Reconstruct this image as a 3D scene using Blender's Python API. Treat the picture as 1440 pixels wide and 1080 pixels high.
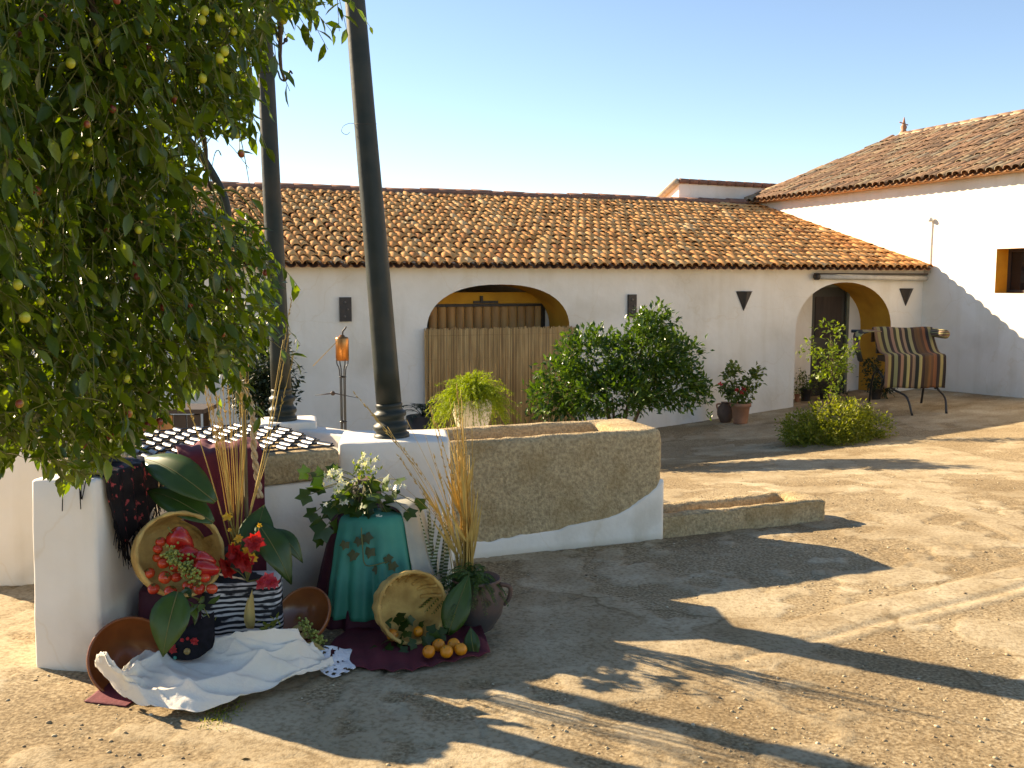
import bpy, math, random
import numpy as np
from mathutils import Matrix, Vector

for o in list(bpy.data.objects):
    bpy.data.objects.remove(o, do_unlink=True)
SC = bpy.context.scene
COL = SC.collection
rng = np.random.default_rng(7)
random.seed(7)
R = math.radians

# ------------------------------------------------------------------ camera
CAM_H, PITCH, FPX = 2.1, R(5.93), 1400.0
cam_d = bpy.data.cameras.new('camera')
cam_d.sensor_width = 36.0
cam_d.lens = 36.0 * FPX / 1440.0
cam_d.clip_start = 0.05
cam_d.clip_end = 2000
cam = bpy.data.objects.new('camera', cam_d)
COL.objects.link(cam)
cam.location = (0, 0, CAM_H)
cam.rotation_euler = (math.pi / 2 - PITCH, 0, 0)
SC.camera = cam

# ------------------------------------------------------------------ light
SUN_EL = R(25.6)
SUN_DIR = np.array([-0.866, 0.50])          # horizontal direction towards the sun
SUN_DIR = SUN_DIR / np.linalg.norm(SUN_DIR)
W = bpy.data.worlds.new('World')
SC.world = W
W.use_nodes = True
nt = W.node_tree
bg = nt.nodes['Background']
sky = nt.nodes.new('ShaderNodeTexSky')
sky.sky_type = 'NISHITA'
sky.sun_disc = False
sky.sun_elevation = SUN_EL
sky.sun_rotation = math.atan2(SUN_DIR[0], SUN_DIR[1])
sky.altitude = 1800
sky.air_density = 1.0
sky.dust_density = 0.0
sky.ozone_density = 5.0
nt.links.new(sky.outputs['Color'], bg.inputs['Color'])
bg.inputs['Strength'].default_value = 0.105
sun_d = bpy.data.lights.new('sun', 'SUN')
sun_d.energy = 5.0
sun_d.angle = R(0.55)
sun_d.color = (1.0, 0.945, 0.83)
sun = bpy.data.objects.new('sun', sun_d)
COL.objects.link(sun)
S3 = Vector((SUN_DIR[0] * math.cos(SUN_EL), SUN_DIR[1] * math.cos(SUN_EL), math.sin(SUN_EL)))
sun.rotation_euler = S3.to_track_quat('Z', 'Y').to_euler()
sun.location = (-6, 5, 8)
SC.view_settings.view_transform = 'Standard'
SC.view_settings.look = 'None'
SC.view_settings.gamma = 1.0
SC.view_settings.exposure = 1.45
SC.view_settings.use_white_balance = True
SC.view_settings.white_balance_temperature = 9000
SC.view_settings.white_balance_tint = 14
SC.render.engine = 'CYCLES'
SC.cycles.use_denoising = True
SC.cycles.max_bounces = 8
SC.cycles.transparent_max_bounces = 8

# ------------------------------------------------------------------ pixel helpers (photo pixels -> directions)
def ray(u, v):
    x, y = (u - 720) / FPX, (540 - v) / FPX
    cp, sp = math.cos(PITCH), math.sin(PITCH)
    return np.array([x, cp + y * sp, -sp + y * cp])
def on_z(u, v, z=0.0):
    d = ray(u, v); t = (z - CAM_H) / d[2]
    return np.array([0, 0, CAM_H]) + d * t
def at_y(u, v, Y):
    d = ray(u, v); return np.array([0, 0, CAM_H]) + d * (Y / d[1])
def project(P):
    P = np.asarray(P, float).reshape(-1, 3) - np.array([0, 0, CAM_H])
    cp, sp = math.cos(PITCH), math.sin(PITCH)
    f = P[:, 1] * cp - P[:, 2] * sp
    up = P[:, 1] * sp + P[:, 2] * cp
    return np.stack([720 + FPX * P[:, 0] / f, 540 - FPX * up / f], 1)

# ground height
def sstep(a, b, x):
    t = np.clip((x - a) / (b - a), 0, 1); return t * t * (3 - 2 * t)
def gz(x, y):
    x = np.asarray(x, float); y = np.asarray(y, float)
    far = np.clip(-0.66 + 0.085 * (x - 4.0), -1.0, 0.05)
    return sstep(7.5, 19.0, y) * far
def gnd(u, v):
    z = 0.0
    for _ in range(30):
        p = on_z(u, v, z); z = 0.5 * z + 0.5 * float(gz(p[0], p[1]))
    p = on_z(u, v, z); p[2] = float(gz(p[0], p[1])); return p

# ------------------------------------------------------------------ numpy noise
def _hash(ix, iy, iz, seed):
    n = (ix * 374761393 + iy * 668265263 + iz * 2147483647 + seed * 974711) & 0xffffffff
    n = ((n ^ (n >> 13)) * 1274126177) & 0xffffffff
    return ((n ^ (n >> 16)) & 0xffff) / 65535.0
def vnoise(P, seed=0):
    P = np.asarray(P, float)
    I = np.floor(P).astype(np.int64); F = P - I; F = F * F * (3 - 2 * F)
    r = 0
    for dx in (0, 1):
        for dy in (0, 1):
            for dz in (0, 1):
                w = (F[:, 0] if dx else 1 - F[:, 0]) * (F[:, 1] if dy else 1 - F[:, 1]) * (F[:, 2] if dz else 1 - F[:, 2])
                r = r + w * _hash(I[:, 0] + dx, I[:, 1] + dy, I[:, 2] + dz, seed)
    return r * 2 - 1
def fbm(P, oct=4, seed=0):
    P = np.asarray(P, float); r = 0; a = 1.0; t = 0
    for k in range(oct):
        r = r + a * vnoise(P * 2 ** k + 17.3 * k, seed + k); t += a; a *= 0.5
    return r / t

# ------------------------------------------------------------------ mesh helpers
class MB:
    """collects vertices and faces for ONE mesh"""
    def __init__(s): s.V = []; s.F = []; s.A = []; s.n = 0
    def add(s, V, F, rnd=None):
        V = np.asarray(V, float)
        s.V.append(V); o = s.n
        s.F += [tuple(i + o for i in f) for f in F]
        s.A.append(np.full(len(V), rng.random() if rnd is None else rnd)); s.n += len(V)
        return s
    def mesh(s, name, mat, smooth=True):
        V = np.concatenate(s.V) if s.V else np.zeros((0, 3))
        return mk_mesh(name, V, s.F, mat, smooth, np.concatenate(s.A) if s.A else None)
def mk_mesh(name, V, F, mat, smooth=True, rnd=None):
    me = bpy.data.meshes.new(name)
    me.from_pydata(np.asarray(V).tolist(), [], F)
    if rnd is not None:
        a = me.attributes.new('rnd', 'FLOAT', 'POINT'); a.data.foreach_set('value', np.asarray(rnd, np.float32))
    if smooth: me.polygons.foreach_set('use_smooth', [True] * len(me.polygons))
    if mat is not None: me.materials.append(mat)
    me.update()
    return me
def fast_mesh(name, V, F, mat, smooth=True, rnd=None):
    """F: (n,k) int array, all faces alike"""
    F = np.asarray(F); me = bpy.data.meshes.new(name); k = F.shape[1]
    me.vertices.add(len(V)); me.vertices.foreach_set('co', np.asarray(V, np.float32).ravel())
    me.loops.add(F.size); me.loops.foreach_set('vertex_index', F.ravel().astype(np.int32))
    me.polygons.add(len(F)); me.polygons.foreach_set('loop_start', np.arange(0, F.size, k, dtype=np.int32))
    me.update(calc_edges=True)
    if rnd is not None:
        a = me.attributes.new('rnd', 'FLOAT', 'POINT'); a.data.foreach_set('value', np.asarray(rnd, np.float32))
    if smooth: me.polygons.foreach_set('use_smooth', np.ones(len(F), dtype=bool))
    me.materials.append(mat); me.validate(); return me
def wmat(o):
    m = o.matrix_basis.copy()
    return wmat(o.parent) @ o.matrix_parent_inverse @ m if o.parent else m
def obj(name, me, parent=None, local=False):
    """links a mesh; world coordinates unless local"""
    if isinstance(me, MB): raise TypeError
    o = bpy.data.objects.new(name, me); COL.objects.link(o)
    if parent is not None:
        o.parent = parent
        if not local: o.matrix_parent_inverse = wmat(parent).inverted()
    return o
def tag(o, label, cat, group=None):
    o['label'] = label; o['category'] = cat
    if group: o['group'] = group
    return o
def thing(name, label, cat, loc=(0, 0, 0), rz=0.0, group=None):
    o = bpy.data.objects.new(name, None); COL.objects.link(o)
    o.empty_display_size = 0.1
    o.location = tuple(float(c) for c in loc); o.rotation_euler = (0, 0, rz)
    bpy.context.view_layer.update() if False else None
    o.matrix_basis = Matrix.Translation(Vector([float(c) for c in loc])) @ Matrix.Rotation(rz, 4, 'Z')
    return tag(o, label, cat, group)
def struct(o): o['kind'] = 'structure'; return o
def stuff(o): o['kind'] = 'stuff'; return o
def solidify(o, t, off=0.0):
    m = o.modifiers.new('thickness', 'SOLIDIFY'); m.thickness = t; m.offset = off; return o

def loft(rings, cap0=True, cap1=True, closed=False):
    n = len(rings[0]); V = np.concatenate([np.asarray(r, float) for r in rings]); F = []
    for k in range(len(rings) - 1 + (1 if closed else 0)):
        a, b = k * n, ((k + 1) % len(rings)) * n
        for i in range(n):
            j = (i + 1) % n
            F.append((a + i, a + j, b + j, b + i))
    if not closed:
        if cap0: F.append(tuple(range(n - 1, -1, -1)))
        if cap1: F.append(tuple((len(rings) - 1) * n + i for i in range(n)))
    return V, F
def basis(d, up=(0, 0, 1)):
    d = np.asarray(d, float); d = d / np.linalg.norm(d)
    up = np.asarray(up, float)
    x = np.cross(d, up)
    if np.linalg.norm(x) < 1e-4: x = np.cross(d, (1, 0, 0))
    x = x / np.linalg.norm(x); z = np.cross(x, d)
    return x, d, z            # right, along, up
def frame(V, o, d, up=(0, 0, 1)):
    """local (x right, y along d, z up) -> world"""
    x, y, z = basis(d, up); V = np.asarray(V, float)
    return np.asarray(o, float) + V[:, :1] * x + V[:, 1:2] * y + V[:, 2:3] * z
def lathe(prof, n=24, o=(0, 0, 0), d=(0, 0, 1), cap0=True, cap1=True, fn=None):
    a = np.arange(n) / n * 2 * math.pi
    x, y, z = basis(d, (0, 1, 0.001)); o = np.asarray(o, float); rings = []
    for r, h in prof:
        rr = r * (fn(a, h) if fn else 1.0)
        rings.append(o + y * h + (np.cos(a) * rr)[:, None] * x - (np.sin(a) * rr)[:, None] * z)
    return loft(rings, cap0, cap1)
def tube(P, r, n=6, cap=True):
    P = np.asarray(P, float); m = len(P); r = np.broadcast_to(np.asarray(r, float), (m,))
    T = np.gradient(P, axis=0); T /= np.linalg.norm(T, axis=1)[:, None] + 1e-12
    x = np.cross(T[0], (0.3, 0.2, 1.0));
    if np.linalg.norm(x) < 1e-3: x = np.cross(T[0], (1, 0, 0))
    x /= np.linalg.norm(x); rings = []; a = np.arange(n) / n * 2 * math.pi
    for k in range(m):
        x = x - T[k] * np.dot(x, T[k]); x /= np.linalg.norm(x); y = np.cross(T[k], x)
        rings.append(P[k] + r[k] * (np.cos(a)[:, None] * x + np.sin(a)[:, None] * y))
    return loft(rings, cap, cap)
def curve(P, n=12):
    """Catmull-Rom through points"""
    P = np.asarray(P, float); Q = np.vstack([2 * P[0] - P[1], P, 2 * P[-1] - P[-2]]); out = []
    for k in range(1, len(Q) - 2):
        for t in np.linspace(0, 1, n, endpoint=False):
            a, b, c, d = Q[k - 1], Q[k], Q[k + 1], Q[k + 2]
            out.append(0.5 * (2 * b + (c - a) * t + (2 * a - 5 * b + 4 * c - d) * t * t + (3 * b - a - 3 * c + d) * t ** 3))
    out.append(P[-1]); return np.array(out)
def box(c, s, rz=0.0):
    c = np.asarray(c, float); h = np.asarray(s, float) / 2
    V = np.array([[x, y, z] for z in (-1, 1) for x, y in ((-1, -1), (1, -1), (1, 1), (-1, 1))], float) * h
    ca, sa = math.cos(rz), math.sin(rz)
    V = np.stack([V[:, 0] * ca - V[:, 1] * sa, V[:, 0] * sa + V[:, 1] * ca, V[:, 2]], 1) + c
    return V, [(3, 2, 1, 0), (4, 5, 6, 7), (0, 1, 5, 4), (1, 2, 6, 5), (2, 3, 7, 6), (3, 0, 4, 7)]
def rrect(w, d, r, n=5, m=6):
    """rounded rectangle ring, n points per corner, m along each side"""
    pts = []
    cs = [(w / 2 - r, -d / 2 + r, -90), (w / 2 - r, d / 2 - r, 0), (-w / 2 + r, d / 2 - r, 90), (-w / 2 + r, -d / 2 + r, 180)]
    for k, (cx, cy, a0) in enumerate(cs):
        for i in range(n):
            a = R(a0 + 90 * i / (n - 1)); pts.append((cx + r * math.cos(a), cy + r * math.sin(a)))
        nx = cs[(k + 1) % 4]; a1 = R(nx[2]); q = (nx[0] + r * math.cos(a1), nx[1] + r * math.sin(a1)); p = pts[-1]
        for i in range(1, m):
            t = i / m; pts.append((p[0] + (q[0] - p[0]) * t, p[1] + (q[1] - p[1]) * t))
    return np.array(pts)
def rot2(P, a): return np.stack([P[:, 0] * math.cos(a) - P[:, 1] * math.sin(a), P[:, 0] * math.sin(a) + P[:, 1] * math.cos(a)], 1)
def ring(P2, z, c=(0, 0), rz=0.0):
    Q = rot2(np.asarray(P2), rz) + np.asarray(c); z = np.broadcast_to(np.asarray(z, float), (len(Q),))
    return np.column_stack([Q, z])
def sheet(fn, nu, nv):
    """fn(a,b) arrays in 0..1 -> (N,3)"""
    a, b = np.meshgrid(np.linspace(0, 1, nu), np.linspace(0, 1, nv), indexing='ij')
    V = fn(a.ravel(), b.ravel()); F = []
    for i in range(nu - 1):
        for j in range(nv - 1):
            k = i * nv + j; F.append((k, k + nv, k + nv + 1, k + 1))
    return V, F
def ball(c, r, n=14, m=8, sq=1.0, lob=0, amp=0.0, d=(0, 0, 1)):
    prof = []
    for k in range(1, m):
        t = math.pi * k / m; prof.append((r * math.sin(t), -r * sq * math.cos(t)))
    prof = [(r * 0.05, -r * sq)] + prof + [(r * 0.05, r * sq * (0.93 if lob else 1.0))]
    return lathe(prof, n, c, d, fn=(lambda a, h: 1 + amp * np.cos(lob * a)) if lob else None)

# ------------------------------------------------------------------ materials
def mat(name, c1, c2=None, scale=6.0, rough=0.8, bump=0.0, bscale=None, ramp=(0.35, 0.65), c3=None, scale3=1.5, ramp3=(0.5, 0.7),
        rnd=None, trans=0.0, spec=0.5, detail=6.0, coat=0.0, bdist=0.01, coord='Object', wave=None, metallic=0.0, stretch=None):
    m = bpy.data.materials.new(name); m.use_nodes = True
    t = m.node_tree; N = t.nodes; L = t.links
    bs = N['Principled BSDF']; out = N['Material Output']
    tc = N.new('ShaderNodeTexCoord'); src = tc.outputs[coord]
    if coord == 'World':
        pass
    if stretch:
        mp = N.new('ShaderNodeMapping'); mp.inputs['Scale'].default_value = stretch; L.new(src, mp.inputs['Vector']); src = mp.outputs[0]
    col = None
    def noise(sc, dt=detail):
        n = N.new('ShaderNodeTexNoise'); n.inputs['Scale'].default_value = sc; n.inputs['Detail'].default_value = dt
        L.new(src, n.inputs['Vector']); return n.outputs['Fac']
    def rampn(f, a, b, ca, cb):
        r = N.new('ShaderNodeValToRGB'); r.color_ramp.elements[0].position = a; r.color_ramp.elements[1].position = b
        r.color_ramp.elements[0].color = (*ca, 1); r.color_ramp.elements[1].color = (*cb, 1); L.new(f, r.inputs[0]); return r.outputs[0]
    def mix(f, a, b, mode='MIX'):
        x = N.new('ShaderNodeMix'); x.data_type = 'RGBA'; x.blend_type = mode
        if isinstance(f, float): x.inputs[0].default_value = f
        else: L.new(f, x.inputs[0])
        for i, c in ((6, a), (7, b)):
            if isinstance(c, tuple): x.inputs[i].default_value = (*c, 1)
            else: L.new(c, x.inputs[i])
        return x.outputs[2]
    if c2 is None:
        bs.inputs['Base Color'].default_value = (*c1, 1)
    else:
        if wave:
            w = N.new('ShaderNodeTexWave'); w.inputs['Scale'].default_value = wave[0]; w.inputs['Distortion'].default_value = wave[1]
            w.bands_direction = wave[2]; L.new(src, w.inputs['Vector']); f = w.outputs['Fac']
        else: f = noise(scale)
        col = rampn(f, ramp[0], ramp[1], c1, c2)
    if c3 is not None:
        f3 = rampn(noise(scale3), ramp3[0], ramp3[1], (0, 0, 0), (1, 1, 1))
        col = mix(f3, col if col else c1, c3)
    if rnd is not None:                      # per-piece colour from the 'rnd' attribute
        at = N.new('ShaderNodeAttribute'); at.attribute_name = 'rnd'
        r = N.new('ShaderNodeValToRGB'); e = r.color_ramp.elements
        while len(e) < len(rnd): e.new(0.5)
        for k, (p, c) in enumerate(rnd): e[k].position = p; e[k].color = (*c, 1)
        L.new(at.outputs['Fac'], r.inputs[0])
        col = mix(0.45, r.outputs[0], mix(1.0, r.outputs[0], col, 'MULTIPLY')) if False else (r.outputs[0] if col is None else mix(1.0, r.outputs[0], col, 'MULTIPLY'))
    if col is not None: L.new(col, bs.inputs['Base Color'])
    bs.inputs['Roughness'].default_value = rough
    bs.inputs['Specular IOR Level'].default_value = spec
    bs.inputs['Metallic'].default_value = metallic
    bs.inputs['Coat Weight'].default_value = coat
    if bump:
        b = N.new('ShaderNodeBump'); b.inputs['Strength'].default_value = bump; b.inputs['Distance'].default_value = bdist
        L.new(noise(bscale or scale * 3), b.inputs['Height']); L.new(b.outputs[0], bs.inputs['Normal'])
    if trans:
        tr = N.new('ShaderNodeBsdfTranslucent'); ms = N.new('ShaderNodeMixShader'); ms.inputs[0].default_value = trans
        if col is not None:
            g = mix(1.0, col, (1.5, 1.5, 0.6), 'MULTIPLY'); L.new(g, tr.inputs['Color'])
        else: tr.inputs['Color'].default_value = (*[min(1, c * k) for c, k in zip(c1, (1.5, 1.5, 0.6))], 1)
        L.new(bs.outputs[0], ms.inputs[1]); L.new(tr.outputs[0], ms.inputs[2]); L.new(ms.outputs[0], out.inputs['Surface'])
    return m

MAT = {}
MAT['white'] = mat('limewash', (0.86, 0.80, 0.70), (0.82, 0.745, 0.63), 1.3, 0.9, 0.35, 9.0, (0.35, 0.75), c3=(0.66, 0.58, 0.46), scale3=0.8, ramp3=(0.52, 0.80), bdist=0.02)
MAT['white2'] = mat('limewash_rough', (0.85, 0.795, 0.70), (0.80, 0.73, 0.62), 3.0, 0.9, 0.5, 14.0, (0.35, 0.75), c3=(0.55, 0.48, 0.37), scale3=1.6, ramp3=(0.6, 0.85), bdist=0.01)
def age_wall(m, streak=0.90, crack=0.955):
    """rain streaks, patched coats and hairline cracks in the limewash"""
    t = m.node_tree; N = t.nodes; L = t.links; bs = N['Principled BSDF']; src = bs.inputs['Base Color'].links[0].from_socket
    tc = N.new('ShaderNodeTexCoord')
    def nz(scale, dt, sc):
        mp = N.new('ShaderNodeMapping'); mp.inputs['Scale'].default_value = sc; L.new(tc.outputs['Object'], mp.inputs['Vector'])
        n = N.new('ShaderNodeTexNoise'); n.inputs['Scale'].default_value = scale; n.inputs['Detail'].default_value = dt; L.new(mp.outputs[0], n.inputs['Vector']); return n
    def rp(f, a, b, ca, cb):
        r = N.new('ShaderNodeValToRGB'); r.color_ramp.elements[0].position = a; r.color_ramp.elements[1].position = b; r.color_ramp.elements[0].color = (*ca, 1); r.color_ramp.elements[1].color = (*cb, 1); L.new(f, r.inputs[0]); return r.outputs[0]
    def mul(a, b):
        x = N.new('ShaderNodeMix'); x.data_type = 'RGBA'; x.blend_type = 'MULTIPLY'; x.inputs[0].default_value = 1.0; L.new(a, x.inputs[6]); L.new(b, x.inputs[7]); return x.outputs[2]
    s = rp(nz(3.2, 6, (1, 1, 0.10)).outputs['Fac'], 0.52, 0.78, (1, 1, 1), (streak, streak * 0.965, streak * 0.90))
    p = rp(nz(1.1, 8, (1, 1, 1)).outputs['Fac'], 0.47, 0.53, (1, 1, 1), (0.97, 0.963, 0.95))
    dn = nz(1.4, 5, (1, 1, 1)); vm = N.new('ShaderNodeVectorMath'); vm.operation = 'MULTIPLY_ADD'; vm.inputs[1].default_value = (0.8, 0.8, 0.8); L.new(dn.outputs['Color'], vm.inputs[0]); L.new(tc.outputs['Object'], vm.inputs[2])
    vo = N.new('ShaderNodeTexVoronoi'); vo.feature = 'DISTANCE_TO_EDGE'; vo.inputs['Scale'].default_value = 0.55; L.new(vm.outputs[0], vo.inputs['Vector'])
    c = rp(vo.outputs['Distance'], 0.001, 0.006, (crack, crack * 0.97, crack * 0.92), (1, 1, 1))
    L.new(mul(mul(mul(src, s), p), c), bs.inputs['Base Color'])
age_wall(MAT['white']); age_wall(MAT['white2'], 0.88, 0.965)
MAT['ochre'] = mat('ochre_paint', (0.66, 0.33, 0.035), (0.54, 0.25, 0.025), 3.0, 0.85, 0.3, 12.0)
MAT['tile'] = mat('clay_tile', (1.0, 1.0, 1.0), (0.80, 0.75, 0.68), 9.0, 0.9, 0.4, 40.0, (0.3, 0.75), bdist=0.006,
                  rnd=[(0.0, (0.60, 0.23, 0.08)), (0.08, (0.78, 0.34, 0.11)), (0.5, (0.84, 0.40, 0.14)), (0.88, (0.85, 0.45, 0.17)), (0.96, (0.86, 0.54, 0.26)), (1.0, (0.58, 0.34, 0.16))],
                  c3=(0.62, 0.58, 0.42), scale3=0.45, ramp3=(0.60, 0.80))
MAT['tile2'] = mat('weathered_tile', (1.0, 1.0, 1.0), (0.55, 0.5, 0.45), 9.0, 0.9, 0.4, 40.0, (0.3, 0.75), bdist=0.006,
                   rnd=[(0.0, (0.14, 0.09, 0.06)), (0.3, (0.27, 0.16, 0.095)), (0.6, (0.33, 0.19, 0.115)), (0.85, (0.34, 0.26, 0.16)), (1.0, (0.23, 0.19, 0.14))])
MAT['channel'] = mat('clay_channel', (0.62, 0.31, 0.14), (0.38, 0.19, 0.09), 5.0, 0.95)
MAT['ridge'] = mat('ridge_tile', (0.30, 0.14, 0.09), (0.19, 0.10, 0.07), 4.0, 0.9, 0.3, 20)
MAT['mortar'] = mat('mortar', (0.62, 0.50, 0.34), (0.50, 0.38, 0.25), 8.0, 0.95, 0.5, 30)
MAT['stone'] = mat('granite', (0.56, 0.42, 0.235), (0.30, 0.215, 0.115), 42.0, 0.95, 1.0, 70.0, (0.34, 0.68), c3=(0.30, 0.19, 0.07), scale3=3.0, ramp3=(0.50, 0.85), bdist=0.014, detail=9)
MAT['iron'] = mat('green_iron', (0.017, 0.025, 0.021), (0.034, 0.038, 0.030), 6.0, 0.48, 0.25, 18.0, c3=(0.045, 0.038, 0.026), scale3=3.0, ramp3=(0.5, 0.8), bdist=0.006, spec=0.25)
MAT['black_iron'] = mat('black_iron', (0.012, 0.012, 0.013), (0.022, 0.02, 0.018), 20.0, 0.33, 0.15, 60.0)
MAT['dark_iron'] = mat('dark_iron', (0.03, 0.024, 0.02), (0.05, 0.035, 0.025), 12.0, 0.6)
MAT['dark_wood'] = mat('dark_wood', (0.055, 0.035, 0.025), (0.03, 0.02, 0.015), 12.0, 0.7, 0.3, 30, stretch=(1, 1, 0.1))
MAT['door'] = mat('door_paint', (0.035, 0.033, 0.026), (0.05, 0.045, 0.035), 3.0, 0.5)
MAT['reed'] = mat('reed', (0.74, 0.46, 0.19), (0.54, 0.31, 0.12), 14.0, 0.8, rnd=[(0.0, (0.55, 0.5, 0.45)), (0.5, (0.95, 0.92, 0.85)), (1.0, (1.0, 1.0, 1.0))], stretch=(1, 1, 0.12))
MAT['gate'] = mat('gate_wood', (0.50, 0.27, 0.09), (0.36, 0.18, 0.06), 8.0, 0.6, stretch=(1, 1, 0.15))
MAT['black'] = mat('painted_dark', (0.012, 0.011, 0.010))  # near-black that paints in the shade inside the well
MAT['terra'] = mat('glazed_terracotta', (0.27, 0.085, 0.026), (0.20, 0.06, 0.02), 7.0, 0.22, 0.08, 12.0, spec=0.5)
MAT['pot'] = mat('terracotta', (0.42, 0.20, 0.11), (0.32, 0.15, 0.085), 6.0, 0.85, 0.3, 25)
MAT['clay_dark'] = mat('dark_clay', (0.055, 0.045, 0.042), (0.16, 0.075, 0.045), 3.0, 0.75, 0.4, 16, (0.45, 0.7))
MAT['straw'] = mat('esparto', (0.62, 0.41, 0.13), (0.38, 0.22, 0.06), 9.0, 0.85, 0.8, 40.0, stretch=(1, 1, 1), bdist=0.01)
MAT['maroon'] = mat('maroon_cloth', (0.14, 0.012, 0.022), (0.085, 0.007, 0.014), 5.0, 0.85, 0.3, 40)
MAT['burg'] = mat('burgundy_cloth', (0.085, 0.012, 0.026), (0.055, 0.007, 0.017), 5.0, 0.75, 0.3, 40)
MAT['teal'] = mat('teal_cloth', (0.010, 0.25, 0.17), (0.006, 0.17, 0.12), 4.0, 0.6, 0.2, 20)
MAT['linen'] = mat('linen', (0.84, 0.78, 0.69), (0.79, 0.72, 0.61), 4.0, 0.9, 0.4, 50, trans=0.12)
MAT['lace'] = mat('lace', (0.80, 0.80, 0.80), (0.66, 0.66, 0.68), 60.0, 0.9, 0.6, 120)
MAT['sheer'] = mat('sheer_cloth', (0.55, 0.54, 0.47), (0.44, 0.44, 0.38), 6.0, 0.8, 0.2, 40, trans=0.3)
MAT['shawl'] = mat('shawl_cloth', (0.012, 0.010, 0.011), (0.008, 0.007, 0.008), 9.0, 0.6)
G = {}
def leafmat(name, a, b, rough=0.4, trans=0.35, spec=0.5):
    return mat(name, (1, 1, 1), (0.75, 0.8, 0.7), 12.0, rough, rnd=[(0.0, a), (0.75, tuple((x + y) / 2 for x, y in zip(a, b))), (1.0, b)], trans=trans, spec=spec)
G['jujube'] = leafmat('jujube_leaf', (0.048, 0.092, 0.009), (0.19, 0.26, 0.02), 0.28, 0.42)
G['citrus'] = leafmat('citrus_leaf', (0.030, 0.078, 0.011), (0.13, 0.21, 0.03), 0.28, 0.35)
G['fern'] = leafmat('fern_leaf', (0.20, 0.27, 0.012), (0.36, 0.42, 0.03), 0.6, 0.45)
G['lime'] = leafmat('sapling_leaf', (0.11, 0.17, 0.015), (0.24, 0.30, 0.035), 0.45, 0.4)
G['box'] = leafmat('shrub_leaf', (0.15, 0.18, 0.018), (0.34, 0.34, 0.05), 0.5, 0.45)
G['gera'] = leafmat('geranium_leaf', (0.09, 0.13, 0.025), (0.20, 0.25, 0.05), 0.55, 0.35)
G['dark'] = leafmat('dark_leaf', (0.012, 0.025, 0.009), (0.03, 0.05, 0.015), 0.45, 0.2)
G['canna'] = leafmat('broad_leaf', (0.030, 0.075, 0.010), (0.055, 0.115, 0.016), 0.38, 0.2)
G['ivy'] = leafmat('ivy_leaf', (0.018, 0.05, 0.009), (0.10, 0.17, 0.015), 0.4, 0.3)
G['bark'] = mat('bark', (0.12, 0.085, 0.055), (0.07, 0.05, 0.03), 20.0, 0.95, 0.6, 60)
G['twig'] = mat('green_twig', (0.16, 0.17, 0.035), (0.12, 0.11, 0.03), 10.0, 0.7)
G['dry'] = mat('dry_stalk', (0.60, 0.42, 0.12), (0.46, 0.30, 0.08), 12.0, 0.75, rnd=[(0.0, (0.7, 0.62, 0.5)), (1.0, (1.0, 1.0, 1.0))])

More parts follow.
